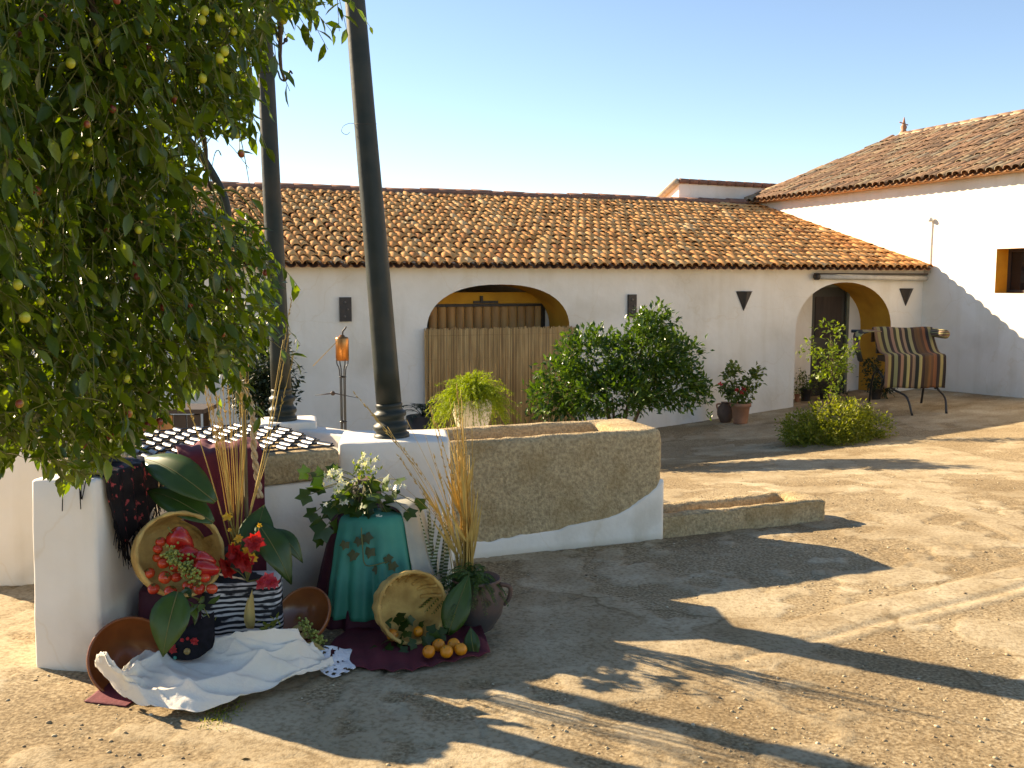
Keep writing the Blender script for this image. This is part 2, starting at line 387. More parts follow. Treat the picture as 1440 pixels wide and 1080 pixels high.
# ================================================================== GROUND
def build_ground():
    def axis(a0, a1, f0, f1, fine, grow=1.25):
        xs = list(np.arange(f0, f1, fine)); s = fine; x = f0; lo = []
        while x > a0: s = min(s * grow, 8.0); x -= s; lo.append(x)
        s = fine; x = xs[-1]; hi = []
        while x < a1: s = min(s * grow, 8.0); x += s; hi.append(x)
        return np.array(lo[::-1] + xs + hi)
    xs = axis(-150, 160, -3.6, 7.6, 0.024); ys = axis(-120, 260, 3.9, 9.0, 0.022, 1.012)
    X, Y = np.meshgrid(xs, ys, indexing='ij'); x = X.ravel(); y = Y.ravel()
    z = gz(x, y)
    P = np.column_stack([x, y, np.zeros_like(x)])
    near = 1 - sstep(22, 40, np.hypot(x, y))
    a = fbm(P * 0.9, 4, 3) + 0.5 * fbm(P * 5.1, 4, 9)
    cem = sstep(0.05, 0.10, a)                                  # plates of smooth cement
    b = fbm(P * 1.7 + 40, 4, 21)
    cem = np.maximum(cem, sstep(0.22, 0.26, b))
    def band(p, q, w, groove):
        nonlocal cem, z
        d = (q - p)[:2]; L = np.linalg.norm(d); d = d / L; t = (x - p[0]) * -d[1] + (y - p[1]) * d[0]
        t = t + 0.03 * fbm(P * 2.2, 3, 5)
        m = 1 - sstep(w * 0.8, w, np.abs(t)); al = (x - p[0]) * d[0] + (y - p[1]) * d[1]
        m = m * sstep(-0.4, 0.1, al)
        cem = np.maximum(cem, m)
        if groove: z = z - 0.012 * np.exp(-((t + 0.10) / 0.04) ** 2) * sstep(-0.4, 0.3, al) + 0.002 * m
    band(on_z(985, 922), on_z(1440, 812), 0.24, True)
    band(gnd(1180, 652), gnd(1440, 752), 0.14, False)
    band(gnd(1290, 622), gnd(1440, 655), 0.10, False)
    fine = fbm(P * 28, 3, 31); mid = fbm(P * 7, 3, 41)
    cr = np.abs(fbm(P * 1.3 + 9, 4, 55)); crack = np.exp(-(cr / 0.012) ** 2)
    z = z + near * (0.006 * cem + 0.0035 * mid + 0.004 * fine * (1 - 0.75 * cem) + 0.012 * fbm(P * 0.5, 2, 61) - 0.007 * crack)
    # keep the ground just under things that stand on it
    V = np.column_stack([x, y, z - 0.022])
    nx, ny = len(xs), len(ys)
    i, j = np.meshgrid(np.arange(nx - 1), np.arange(ny - 1), indexing='ij'); k = (i * ny + j).ravel()
    F = np.column_stack([k, k + ny, k + ny + 1, k + 1])
    m = bpy.data.materials.new('sandy_cement'); m.use_nodes = True
    t = m.node_tree; N = t.nodes; L = t.links; bs = N['Principled BSDF']
    at = N.new('ShaderNodeAttribute'); at.attribute_name = 'rnd'
    tc = N.new('ShaderNodeTexCoord')
    def noise(s, d=6):
        n = N.new('ShaderNodeTexNoise'); n.inputs['Scale'].default_value = s; n.inputs['Detail'].default_value = d
        L.new(tc.outputs['Object'], n.inputs['Vector']); return n.outputs['Fac']
    def ramp(f, *st):
        r = N.new('ShaderNodeValToRGB'); e = r.color_ramp.elements
        while len(e) < len(st): e.new(0.5)
        for q, (p, c) in enumerate(st): e[q].position = p; e[q].color = (*c, 1)
        L.new(f, r.inputs[0]); return r.outputs[0]
    def mix(f, a, b, mode='MIX'):
        q = N.new('ShaderNodeMix'); q.data_type = 'RGBA'; q.blend_type = mode
        L.new(f, q.inputs[0]) if not isinstance(f, float) else setattr(q.inputs[0], 'default_value', f)
        L.new(a, q.inputs[6]); L.new(b, q.inputs[7]); return q.outputs[2]
    grav = ramp(noise(48, 9), (0.26, (0.115, 0.080, 0.044)), (0.5, (0.30, 0.228, 0.135)), (0.74, (0.48, 0.395, 0.265)))
    ceme = mix(1.0, ramp(noise(2.5, 10), (0.3, (0.36, 0.285, 0.18)), (0.7, (0.50, 0.425, 0.30))), ramp(noise(38, 8), (0.32, (0.66, 0.62, 0.56)), (0.55, (1.0, 1.0, 1.0))), 'MULTIPLY')
    c = mix(at.outputs['Fac'], grav, ceme)
    big = ramp(noise(1.6, 9), (0.3, (0.82, 0.78, 0.72)), (0.68, (1.08, 1.08, 1.08)))
    c = mix(1.0, c, big, 'MULTIPLY')
    # wandering cracks in the worn screed
    dn = N.new('ShaderNodeTexNoise'); dn.inputs['Scale'].default_value = 1.7; dn.inputs['Detail'].default_value = 6; L.new(tc.outputs['Object'], dn.inputs['Vector'])
    vm = N.new('ShaderNodeVectorMath'); vm.operation = 'MULTIPLY_ADD'; vm.inputs[1].default_value = (0.55, 0.55, 0.0); L.new(dn.outputs['Color'], vm.inputs[0]); L.new(tc.outputs['Object'], vm.inputs[2])
    vo = N.new('ShaderNodeTexVoronoi'); vo.feature = 'DISTANCE_TO_EDGE'; vo.inputs['Scale'].default_value = 0.75; L.new(vm.outputs[0], vo.inputs['Vector'])
    ck = ramp(vo.outputs['Distance'], (0.002, (0.62, 0.57, 0.50)), (0.012, (1, 1, 1)))
    vo2 = N.new('ShaderNodeTexVoronoi'); vo2.inputs['Scale'].default_value = 0.75; L.new(vm.outputs[0], vo2.inputs['Vector'])
    pl_ = ramp(vo2.outputs['Color'], (0.15, (0.86, 0.82, 0.76)), (0.85, (1.06, 1.06, 1.05)))
    c = mix(ramp(noise(0.9, 3), (0.52, (0, 0, 0)), (0.62, (1, 1, 1))), c, mix(1.0, c, ck, 'MULTIPLY')); c = mix(1.0, c, pl_, 'MULTIPLY')
    L.new(c, bs.inputs['Base Color'])
    bs.inputs['Roughness'].default_value = 0.95; bs.inputs['Specular IOR Level'].default_value = 0.25
    bp = N.new('ShaderNodeBump'); bp.inputs['Strength'].default_value = 0.32; bp.inputs['Distance'].default_value = 0.012
    L.new(noise(70, 4), bp.inputs['Height']); L.new(bp.outputs[0], bs.inputs['Normal'])
    g = obj('ground', fast_mesh('ground', V, F, m, True, cem)); struct(g)
    return m, (xs, ys, V[:, 2].reshape(nx, ny), cem.reshape(nx, ny))
GROUND_MAT, GGRID = build_ground()
def gh(x, y):
    xs, ys, Z, _ = GGRID
    i = np.clip(np.searchsorted(xs, x) - 1, 0, len(xs) - 2); j = np.clip(np.searchsorted(ys, y) - 1, 0, len(ys) - 2)
    fx = np.clip((x - xs[i]) / (xs[i + 1] - xs[i]), 0, 1); fy = np.clip((y - ys[j]) / (ys[j + 1] - ys[j]), 0, 1)
    return (Z[i, j] * (1 - fx) + Z[i + 1, j] * fx) * (1 - fy) + (Z[i, j + 1] * (1 - fx) + Z[i + 1, j + 1] * fx) * fy

ICO_V = None
def ico():
    p = (1 + 5 ** 0.5) / 2
    V = np.array([(-1, p, 0), (1, p, 0), (-1, -p, 0), (1, -p, 0), (0, -1, p), (0, 1, p), (0, -1, -p), (0, 1, -p), (p, 0, -1), (p, 0, 1), (-p, 0, -1), (-p, 0, 1)], float)
    V /= np.linalg.norm(V[0])
    F = np.array([(0, 11, 5), (0, 5, 1), (0, 1, 7), (0, 7, 10), (0, 10, 11), (1, 5, 9), (5, 11, 4), (11, 10, 2), (10, 7, 6), (7, 1, 8), (3, 9, 4), (3, 4, 2), (3, 2, 6), (3, 6, 8), (3, 8, 9), (4, 9, 5), (2, 4, 11), (6, 2, 10), (8, 6, 7), (9, 8, 1)])
    return V, F
def build_gravel(n=3800):
    IV, IF = ico(); xs, ys, Z, C = GGRID
    P = []
    while len(P) < n:
        x = rng.uniform(-3.4, 7.2); y = 3.9 + 8 * rng.random() ** 1.6
        i = min(np.searchsorted(xs, x), len(xs) - 1); j = min(np.searchsorted(ys, y), len(ys) - 1)
        if rng.random() < C[i, j] * 0.97: continue
        P.append((x, y))
    P = np.array(P); z = gh(P[:, 0], P[:, 1])
    r = 0.0028 + 0.0085 * rng.random(n) ** 3.0
    S = r[:, None] * np.column_stack([rng.uniform(0.8, 1.4, n), rng.uniform(0.8, 1.4, n), rng.uniform(0.45, 0.8, n)])
    a = rng.uniform(0, 6.28, n); J = 1 + 0.25 * (rng.random((n, 12, 1)) - 0.5)
    V = IV[None] * J * S[:, None, :]
    ca, sa = np.cos(a)[:, None], np.sin(a)[:, None]
    V = np.stack([V[:, :, 0] * ca - V[:, :, 1] * sa, V[:, :, 0] * sa + V[:, :, 1] * ca, V[:, :, 2]], 2)
    V += np.column_stack([P, z + r * 0.2])[:, None, :]
    F = (IF[None] + 12 * np.arange(n)[:, None, None]).reshape(-1, 3)
    m = mat('pebble', (1, 1, 1), (0.8, 0.78, 0.75), 40, 0.9, rnd=[(0, (0.20, 0.14, 0.085)), (0.4, (0.38, 0.285, 0.165)), (0.8, (0.50, 0.41, 0.27)), (1, (0.58, 0.51, 0.38))])
    o = obj('gravel', fast_mesh('gravel', V.reshape(-1, 3), F, m, False, np.repeat(rng.random(n), 12)))
    stuff(o); o['label'] = 'loose pale pebbles scattered over the sandy courtyard'; o['category'] = 'gravel'
build_gravel()

# ================================================================== HOUSES (one frame turned 21.5 degrees)
TH = R(21.5); EV = np.array([math.cos(TH), math.sin(TH), 0]); NV = np.array([-math.sin(TH), math.cos(TH), 0]); C0 = 17.0
HO = NV * C0
def on_wall(u, v, y=0.0):
    d = ray(u, v); t = (C0 + y) / np.dot(d, NV); p = d * t; return float(np.dot(p, EV)), float(CAM_H + p[2])
S_R = on_wall(1295, 470)[0]
def on_rwall(u, v, s=S_R):
    d = ray(u, v); t = s / np.dot(d, EV); p = d * t; return float(np.dot(p, NV) - C0), float(CAM_H + p[2])
def hw(s, y, z): return HO + EV * s + NV * y + np.array([0, 0, z])

SL, Z_EAVE = -9.0, on_wall(900, 381)[1] + 0.05
ZB = -1.6
def arch_pts(s0, s1, zs, zt, n=22, p=2.3):
    """half superellipse from (s0,zs) over zt to (s1,zs)"""
    c = (s0 + s1) / 2; a = (s1 - s0) / 2; out = []
    for k in range(n + 1):
        t = math.pi * (1 - k / n); ct, st = math.cos(t), math.sin(t)
        out.append((c + a * math.copysign(abs(ct) ** (2 / p), ct), zs + (zt - zs) * abs(st) ** (2 / p)))
    return out
def front_wall(openings, x0, x1, z0, z1, put, nsub=1):
    """wall skin with arched or square openings, strips butted end to end"""
    mb = MB(); x = x0
    def q(pts): mb.add([put(*p) for p in pts], [(0, 1, 2, 3)], 0.5)
    for pts in openings:
        a, b = pts[0][0], pts[-1][0]
        q([(x, z0), (a, z0), (a, pts[0][1]), (x, pts[0][1])]); q([(x, pts[0][1]), (a, pts[0][1]), (a, z1), (x, z1)])
        for (p0, w0), (p1, w1) in zip(pts[:-1], pts[1:]):
            if p1 - p0 > 1e-5: q([(p0, w0), (p1, w1), (p1, z1), (p0, z1)])
        x = b
    q([(x, z0), (x1, z0), (x1, z1), (x, z1)])
    return mb
def reveal(pts, z0, depth, put3):
    P = [(pts[0][0], z0)] + list(pts) + [(pts[-1][0], z0)]; mb = MB()
    V = [put3(s, 0.0, z) for s, z in P] + [put3(s, depth, z) for s, z in P]; n = len(P)
    mb.add(V, [(i, i + 1, n + i + 1, n + i) for i in range(n - 1)], 0.5); return mb

long_house = thing('long_house', 'long low white farmhouse with orange tiled roof and two arched doorways', 'house', HO, TH)
A1 = arch_pts(on_wall(600, 470)[0], on_wall(801, 470)[0], on_wall(690, 466)[1], on_wall(690, 400)[1], 26, 2.35)
A2 = arch_pts(on_wall(1119, 455)[0], on_wall(1253, 455)[0], on_wall(1180, 463)[1], on_wall(1180, 397)[1], 24, 2.1)
L3 = lambda s, y, z: (s, y, z)
w = obj('wall', front_wall([A1, A2], SL, S_R, ZB, Z_EAVE + 0.1, lambda s, z: (s, 0, z)).mesh('wall', MAT['white'], False), long_house, True)
ND = 0.95
for pts in (A1, A2):
    obj('arch_reveal', reveal(pts, ZB, ND, L3).mesh('arch_reveal', MAT['ochre'], True), long_house, True)
# back of the first archway: gate opening, lintel, white jamb
s0, s1 = A1[0][0], A1[-1][0]
zt = A1[13][1]
g0, g1 = on_wall(604, 440, ND)[0], on_wall(766, 440, ND)[0]
zl0, zl1 = on_wall(690, 427, ND)[1], on_wall(690, 411, ND)[1]
mb = MB(); mb.add(*box(((g0 - 0.6 + s1) / 2, ND + 0.1, (zl0 + zl1) / 2), (s1 - g0 + 0.6, 0.16, zl1 - zl0)))
obj('lintel', mb.mesh('lintel', MAT['ochre'], False), long_house, True)
mb = MB(); mb.add(*box(((g1 + s1 + 0.3) / 2, ND + 0.11, (ZB + zl0) / 2 - 0.004), (s1 + 0.3 - g1, 0.16, zl0 - ZB)))
obj('inner_wall', mb.mesh('inner_wall', MAT['white'], False), long_house, True)
# back of the doorway: white inner wall with the door opening
t0, t1 = A2[0][0], A2[-1][0]
d0, dtop = on_wall(1143, 404, ND); d1 = on_wall(1190, 404, ND)[0]
mb = front_wall([[(d0, dtop), (d1, dtop)]], t0 - 0.5, t1 + 0.3, ZB, Z_EAVE, lambda s, z: (s, ND, z))
obj('inner_wall', mb.mesh('inner_wall', MAT['white'], False), long_house, True)
mb = MB(); mb.add(*box((d1 + 0.035, ND - 0.02, (ZB + dtop) / 2), (0.07, 0.05, dtop - ZB))); mb.add(*box(((d0 + d1) / 2, ND - 0.02, dtop + 0.03), (d1 - d0 + 0.14, 0.05, 0.06)))
obj('door_frame', mb.mesh('door_frame', mat('frame_paint', (0.16, 0.17, 0.12), (0.12, 0.12, 0.09), 5), False), long_house, True)
dr = obj('door', MB().add(*box(((d0 + d1) / 2, ND + 0.05, (ZB + dtop) / 2), (d1 - d0, 0.05, dtop - ZB))).mesh('door', MAT['door'], False), long_house, True)
for k in range(2):
    zc = -0.2 + k * 1.15
    obj('door_panel', MB().add(*box(((d0 + d1) / 2, ND + 0.018, zc + 0.35), (d1 - d0 - 0.2, 0.02, 0.9))).mesh('door_panel', MAT['dark_wood'], False), dr, True)
obj('handle', MB().add(*tube([(d1 - 0.09, ND - 0.02, 0.45), (d1 - 0.09, ND - 0.05, 0.47), (d1 - 0.09, ND - 0.05, 0.58), (d1 - 0.09, ND - 0.02, 0.6)], 0.012)).mesh('handle', MAT['dark_iron']), dr, True)
# roof
PR = R(15.5); RUN = 6.5
Y_E, Z_E = -0.22, Z_EAVE + 0.02
y_rg = Y_E + RUN; z_rg = Z_E + RUN * math.tan(PR)
mb = MB()
pr = [(Y_E + 0.19, Z_E + 0.19 * math.tan(PR) - 0.06), (y_rg, z_rg - 0.05), (y_rg + RUN, Z_E - 0.05), (y_rg + RUN - 0.25, Z_E - 0.09), (0.02, Z_E - 0.03)]
n = len(pr)
mb.add([(SL - 0.1, y, z) for y, z in pr] + [(S_R, y, z) for y, z in pr], [(i, (i + 1) % n, n + (i + 1) % n, n + i) for i in range(n)] + [tuple(range(n))[::-1]])
roof1 = obj('roof', mb.mesh('roof', MAT['channel'], False), long_house, True)
mb = MB(); yb = y_rg + RUN - 0.3
mb.add([(SL, 0.003, ZB), (SL, yb, ZB), (SL, yb, Z_E - 0.1), (SL, y_rg, z_rg - 0.12), (SL, 0.003, Z_E - 0.1)], [(0, 1, 2, 3, 4)])
mb.add([(SL, yb, ZB), (S_R, yb, ZB), (S_R, yb, Z_E - 0.1), (SL, yb, Z_E - 0.1)], [(0, 1, 2, 3)])
obj('back_wall', mb.mesh('back_wall', MAT['white'], False), long_house, True)

def tile_geo(r0=0.088, r1=0.074, ln=0.44, th=0.02, n=7):
    """convex clay tile: wide end at y=0 (lower), narrow end up-slope"""
    a = np.linspace(math.pi, 0, n)
    def arc(r, y, z): return np.column_stack([np.cos(a) * r, np.full(n, y), np.sin(a) * r * 0.74 + z])
    R4 = [arc(r0 - th, 0, 0), arc(r0, 0, 0.0), arc(r1, ln, -0.012)]
    V = np.concatenate(R4); F = []
    for k in range(2):
        for i in range(n - 1): F.append((k * n + i, k * n + i + 1, (k + 1) * n + i + 1, (k + 1) * n + i))
    return V, np.array(F)
def tiled(parent, org, ax, au, an, cols, rows, pitch, expo, m, mch, n_obj, rowclip=None, slope_shade=None, rj=1.0):
    """cover tiles: the n_obj lowest as objects, the rest joined; channel tiles joined"""
    TV, TF = tile_geo(pitch * 0.50, pitch * 0.40, expo * 1.2, 0.012)
    CV = TV * np.array([1.0, 1.0, -0.75]) + np.array([0, 0, 0.035]); CF = TF[:, ::-1]
    ax, au, an, org = (np.asarray(q, float) for q in (ax, au, an, org))
    variants = [fast_mesh('tile', TV * np.array([1, 1, 1 + 0.05 * k % 0.13]), TF, m, True, np.full(len(TV), (k + 0.5) / 14)) for k in range(14)]
    V1, F1, A1_, V2, F2 = [], [], [], [], []; cnt = 0
    B = Matrix(((ax[0], au[0], an[0]), (ax[1], au[1], an[1]), (ax[2], au[2], an[2]))).to_4x4()
    for r in range(rows):
        for c in range(cols):
            x = (c + 0.5) * pitch; y = r * expo
            if rowclip and not rowclip(x, y): continue
            jx, jy, jz = rng.normal(0, 0.006) * rj, rng.normal(0, 0.016) * rj, abs(rng.normal(0, 0.005)) * rj
            ang = rng.normal(0, 0.05) * rj; tip = rng.normal(0.0, 0.02) * rj
            p = org + ax * (x + jx) + au * (y + jy) + an * (0.050 + jz)
            if cnt < n_obj:
                o = bpy.data.objects.new('tile', variants[min(13, int(rng.random() * 14))]); COL.objects.link(o); o.parent = parent
                o.matrix_basis = Matrix.Translation(Vector(p)) @ B @ Matrix.Rotation(ang, 4, 'Z') @ Matrix.Rotation(tip - 0.008, 4, 'X')
                cnt += 1
            else:
                ca, sa = math.cos(ang), math.sin(ang); ct = tip - 0.008
                X = TV[:, 0] * ca - TV[:, 1] * sa; Yt = TV[:, 0] * sa + TV[:, 1] * ca; Zt = TV[:, 2] + TV[:, 1] * ct
                V1.append(p + X[:, None] * ax + Yt[:, None] * au + Zt[:, None] * an); F1.append(TF + len(TV) * len(F1)); A1_.append(np.full(len(TV), rng.random()))
            q = org + ax * (c * pitch + jy * 0.3) + au * (y - 0.02) + an * (0.005 + jz * 0.5)
            V2.append(q + CV[:, :1] * ax + CV[:, 1:2] * au + CV[:, 2:3] * an); F2.append(CF + len(CV) * len(F2))
    if V1:
        o = obj('upper_tiles', fast_mesh('upper_tiles', np.concatenate(V1), np.concatenate(F1), m, True, np.concatenate(A1_)), parent, True); stuff(o)
    o = obj('channel_tiles', fast_mesh('channel_tiles', np.concatenate(V2), np.concatenate(F2), mch, True, np.full(sum(map(len, V2)), 0.5)), parent, True); stuff(o)
PT = 0.182
ncol = int((S_R - SL) / PT)
tiled(roof1, (S_R - ncol * PT, Y_E - 0.06, Z_E - 0.03), (1, 0, 0), (0, math.cos(PR), math.sin(PR)), (0, -math.sin(PR), math.cos(PR)), ncol, int(RUN / math.cos(PR) / 0.385), PT, 0.385, MAT['tile'], MAT['channel'], 300)
# ridge caps
TVr, TFr = tile_geo(0.175, 0.155, 0.5, 0.025, 9)
rm = fast_mesh('ridge_cap', TVr * np.array([1, 1, 0.9]), TFr, MAT['ridge'], True)
k = 0
x = S_R
while x > SL:
    o = bpy.data.objects.new('ridge_cap', rm); COL.objects.link(o); o.parent = roof1
    o.matrix_basis = Matrix.Translation((x - 0.47, y_rg, z_rg + 0.035 + 0.012 * math.sin(x * 1.7) + rng.normal(0, 0.006))) @ Matrix.Rotation(-math.pi / 2, 4, 'Z') @ Matrix.Rotation(0.02 + rng.normal(0, 0.008), 4, 'X')
    x -= 0.43
mb = MB().add(*box(((SL + S_R) / 2, y_rg, z_rg - 0.02), (S_R - SL, 0.30, 0.16)))
obj('ridge_bed', mb.mesh('ridge_bed', MAT['ridge'], False), roof1, True)

# ------------------------------------------------------------------ tall house on the right
tall = thing('tall_house', 'tall white house with weathered brown hipped roof and ochre window', 'house', HO, TH)
Y_FAR = on_rwall(1068, 276)[0]; Z_E2 = 0.5 * (on_rwall(1430, 240)[1] + on_rwall(1090, 276)[1])
Y_NEAR = -16.0
wy0, wz1 = on_rwall(1402, 350); _, wz0 = on_rwall(1402, 412)
wy1 = wy0 - 1.25
put = lambda s, z: (S_R, -s, z)          # runs along -y
mb = MB()
def rq(y0, y1, z0, z1): mb.add([(S_R, y0, z0), (S_R, y1, z0), (S_R, y1, z1), (S_R, y0, z1)], [(0, 1, 2, 3)])
rq(Y_FAR, wy0, ZB, wz0); rq(Y_FAR, wy0, wz0, wz1); rq(Y_FAR, wy0, wz1, Z_E2 + 0.1)
rq(wy0, wy1, ZB, wz0); rq(wy0, wy1, wz1, Z_E2 + 0.1)
rq(wy1, Y_NEAR, ZB, wz0); rq(wy1, Y_NEAR, wz0, wz1); rq(wy1, Y_NEAR, wz1, Z_E2 + 0.1)
D2 = 7.0
mb.add([(S_R, Y_FAR, ZB), (S_R + D2, Y_FAR, ZB), (S_R + D2, Y_FAR, Z_E2), (S_R, Y_FAR, Z_E2)], [(3, 2, 1, 0)])
mb.add([(S_R, Y_NEAR, ZB), (S_R + D2, Y_NEAR, ZB), (S_R + D2, Y_NEAR, Z_E2), (S_R, Y_NEAR, Z_E2)], [(0, 1, 2, 3)])
mb.add([(S_R + D2, Y_NEAR, ZB), (S_R + D2, Y_FAR, ZB), (S_R + D2, Y_FAR, Z_E2), (S_R + D2, Y_NEAR, Z_E2)], [(0, 1, 2, 3)])
obj('wall', mb.mesh('wall', MAT['white'], False), tall, True)
# window recess
win = obj('window', MB().add(*box((S_R + 0.36, (wy0 + wy1) / 2, (wz0 + wz1) / 2), (0.05, wy0 - wy1 - 0.08, wz1 - wz0 - 0.08))).mesh('window', mat('window_glass', (0.012, 0.012, 0.014), rough=0.08), False), tall, True)
mb = MB(); W4 = [(wy0, wz0), (wy1, wz0), (wy1, wz1), (wy0, wz1)]
mb.add([(S_R - 0.004, y, z) for y, z in W4] + [(S_R + 0.40, y, z) for y, z in W4], [(i, (i + 1) % 4, 4 + (i + 1) % 4, 4 + i) for i in range(4)])
obj('window_reveal', mb.mesh('window_reveal', MAT['ochre'], False), tall, True)
mb = MB(); cy, cz = (wy0 + wy1) / 2, (wz0 + wz1) / 2
for yy, zz, sy, sz in ((wy0 - 0.03, cz, 0.06, wz1 - wz0), (wy1 + 0.03, cz, 0.06, wz1 - wz0), (cy, cz, 0.05, wz1 - wz0), (cy, wz0 + 0.03, wy0 - wy1 - 0.12, 0.06), (cy, wz1 - 0.03, wy0 - wy1 - 0.12, 0.06)):
    mb.add(*box((S_R + 0.335, yy, zz), (0.05, sy, sz)))
obj('frame', mb.mesh('frame', MAT['dark_wood'], False), win, True)
# roof: slope facing the court, hip at the far end
Q2, P2 = 3.5, R(25)
oh = 0.26; zr2 = Z_E2 + Q2 * math.tan(P2); ze2 = Z_E2 - oh * math.tan(P2) + 0.06
sr = S_R + Q2; HIP = 1.55; yh = Y_FAR - HIP
E = [(S_R - oh, Y_FAR + oh, ze2), (S_R - oh, Y_NEAR - oh, ze2), (sr, Y_NEAR - oh, zr2), (sr, yh, zr2), (S_R + 2 * Q2 + oh, Y_FAR + oh, ze2), (S_R + 2 * Q2 + oh, Y_NEAR - oh, ze2)]
E2 = [(a, b, c - 0.03) for a, b, c in (E[0], E[1], E[5], E[4])]
mb = MB().add(E + E2, [(0, 1, 2, 3), (4, 0, 3), (5, 4, 3, 2), (6, 9, 8, 7), (0, 6, 7, 1), (4, 9, 6, 0)])
roof2 = obj('roof', mb.mesh('roof', MAT['channel'], False), tall, True)
PT2 = 0.21; n2 = int((Y_FAR + oh + 9.0) / PT2)
au = np.array([math.cos(P2), 0, math.sin(P2)]); an = np.array([-math.sin(P2), 0, math.cos(P2)])
tiled(roof2, (S_R - oh - 0.04, Y_FAR + oh, ze2 - 0.01), (0, -1, 0), au, an, n2, int((Q2 + oh) / math.cos(P2) / 0.36), PT2, 0.36, MAT['tile2'], MAT['channel'], 300, rowclip=lambda x, y: x > y * math.cos(P2) * (HIP + oh) / (Q2 + oh) - 0.1)
rm2 = fast_mesh('ridge_cap', TVr * np.array([0.9, 1, 0.9]), TFr, mat('pale_ridge', (0.50, 0.30, 0.18), (0.40, 0.22, 0.13), 5, 0.9), True)
y = yh
while y > -8:
    o = bpy.data.objects.new('ridge_cap', rm2); COL.objects.link(o); o.parent = roof2
    o.matrix_basis = Matrix.Translation((sr, y - 0.4, zr2 + 0.055)) @ Matrix.Rotation(0.05 + rng.normal(0, 0.006), 4, 'X'); y -= 0.4
obj('ridge_bed', MB().add(*box((sr, (yh - 8) / 2, zr2 + 0.02), (0.42, yh + 8, 0.12))).mesh('ridge_bed', MAT['mortar'], False), roof2, True)
hp = np.array([(S_R - oh, Y_FAR + oh, ze2 + 0.06), (sr, yh, zr2 + 0.06)]); nh = 15
for k in range(nh):
    p = hp[0] + (hp[1] - hp[0]) * k / nh; d = hp[1] - hp[0]; d = d / np.linalg.norm(d)
    V = frame(TVr * np.array([0.75, 0.95, 0.8]), p, d)
    obj('hip_cap', fast_mesh('hip_cap', V, TFr, MAT['tile2'], True, np.full(len(V), rng.random())), roof2, True)
# finial at the ridge end
fin = [(0.09, 0), (0.10, 0.1), (0.06, 0.16), (0.085, 0.24), (0.05, 0.3), (0.025, 0.42), (0.01, 0.5)]
obj('finial', MB().add(*lathe(fin, 10, (sr, yh + 0.05, zr2 + 0.06))).add(*tube([(sr - 0.15, yh + 0.05, zr2 + 0.42), (sr + 0.14, yh + 0.05, zr2 + 0.36)], 0.015)).mesh('finial', MAT['pot']), roof2, True)

# ------------------------------------------------------------------ small white lean-to behind the ridge
YS = Y_FAR + 0.55
sa_, za_ = on_wall(955, 256, YS); sb_ = S_R + 1.6
back = thing('white_outbuilding', 'small white gable block rising behind the long roof ridge', 'outbuilding', HO, TH)
zb_ = on_wall(1075, 263, YS)[1]
mb = MB()
yk = YS + 4.5; zk = za_ - 1.75
mb.add([(sa_, YS, 0), (sb_, YS, 0), (sb_, YS, zb_), (sa_, YS, za_)], [(0, 1, 2, 3)])
mb.add([(sa_, YS, 0), (sa_, YS, za_), (sa_, yk, zk), (sa_, yk, 0)], [(0, 1, 2, 3)])
mb.add([(sa_, yk, 0), (sa_, yk, zk), (sb_, yk, zk), (sb_, yk, 0)], [(0, 1, 2, 3)])
obj('wall', mb.mesh('wall', MAT['white'], False), back, True)
mb = MB().add([(sa_, YS, za_), (sb_, YS, zb_), (sb_, yk, zk), (sa_, yk, zk)], [(0, 1, 2, 3)])
obj('roof', mb.mesh('roof', MAT['channel'], False), back, True)
mb = MB(); mb.add(*tube([(sa_ - 0.06, YS, za_ + 0.02), (sa_ - 0.06, yk, zk + 0.02)], 0.09, 8)); obj('verge', mb.mesh('verge', MAT['mortar'], True), back, True)
nk = 13
for k in range(nk):
    a = k / nk; b = (k + 0.93) / nk
    P = [(sa_ + (sb_ - sa_) * a, YS - 0.03, za_ + (zb_ - za_) * a + 0.03), (sa_ + (sb_ - sa_) * b, YS - 0.03, za_ + (zb_ - za_) * b + 0.03)]
    obj('coping_tile', MB().add(*tube(P, [0.075, 0.065], 8)).mesh('coping_tile', MAT['ridge']), back, True)

# ------------------------------------------------------------------ things on and in the walls
gate = thing('metal_gate', 'brown gate of rounded vertical strips inside the wide archway', 'gate', hw((g0 + g1) / 2, ND + 0.1, -1.0), TH)
npan = 13; pw = (g1 - g0) / npan
for k in range(npan):
    c = hw(g0 + (k + 0.5) * pw, ND + 0.10, 0)
    a = np.linspace(-1.25, 1.25, 7); prof = np.column_stack([np.sin(a) * pw * 0.5, -np.cos(a) * pw * 0.35])
    P2_ = rot2(prof, TH) + c[:2]; V = np.vstack([np.column_stack([P2_, np.full(7, -0.95)]), np.column_stack([P2_, np.full(7, zl0 - 0.03)])])
    obj('strip', mk_mesh('strip', V, [(i, i + 1, 8 + i, 7 + i) for i in range(6)], MAT['gate'], True), gate)
mb = MB(); c = hw((g0 + g1) / 2, ND + 0.02, zl0 - 0.03); mb.add(*box(c, (g1 - g0, 0.05, 0.05), TH)); c = hw((g0 + g1) / 2 - 0.05, ND + 0.02, zl0 + 0.03); mb.add(*box(c, (0.5, 0.04, 0.05), TH))
mb.add(*box(hw(g0 + (g1 - g0) * 0.44, ND + 0.0, zl0 + 0.09), (0.05, 0.05, 0.12), TH))
obj('rail', mb.mesh('rail', MAT['dark_iron'], False), gate)
obj('edge_post', MB().add(*box(hw(g1 - 0.03, ND + 0.02, (zl0 - 0.95) / 2), (0.07, 0.06, zl0 + 0.95), TH)).mesh('edge_post', MAT['black_iron'], False), gate)

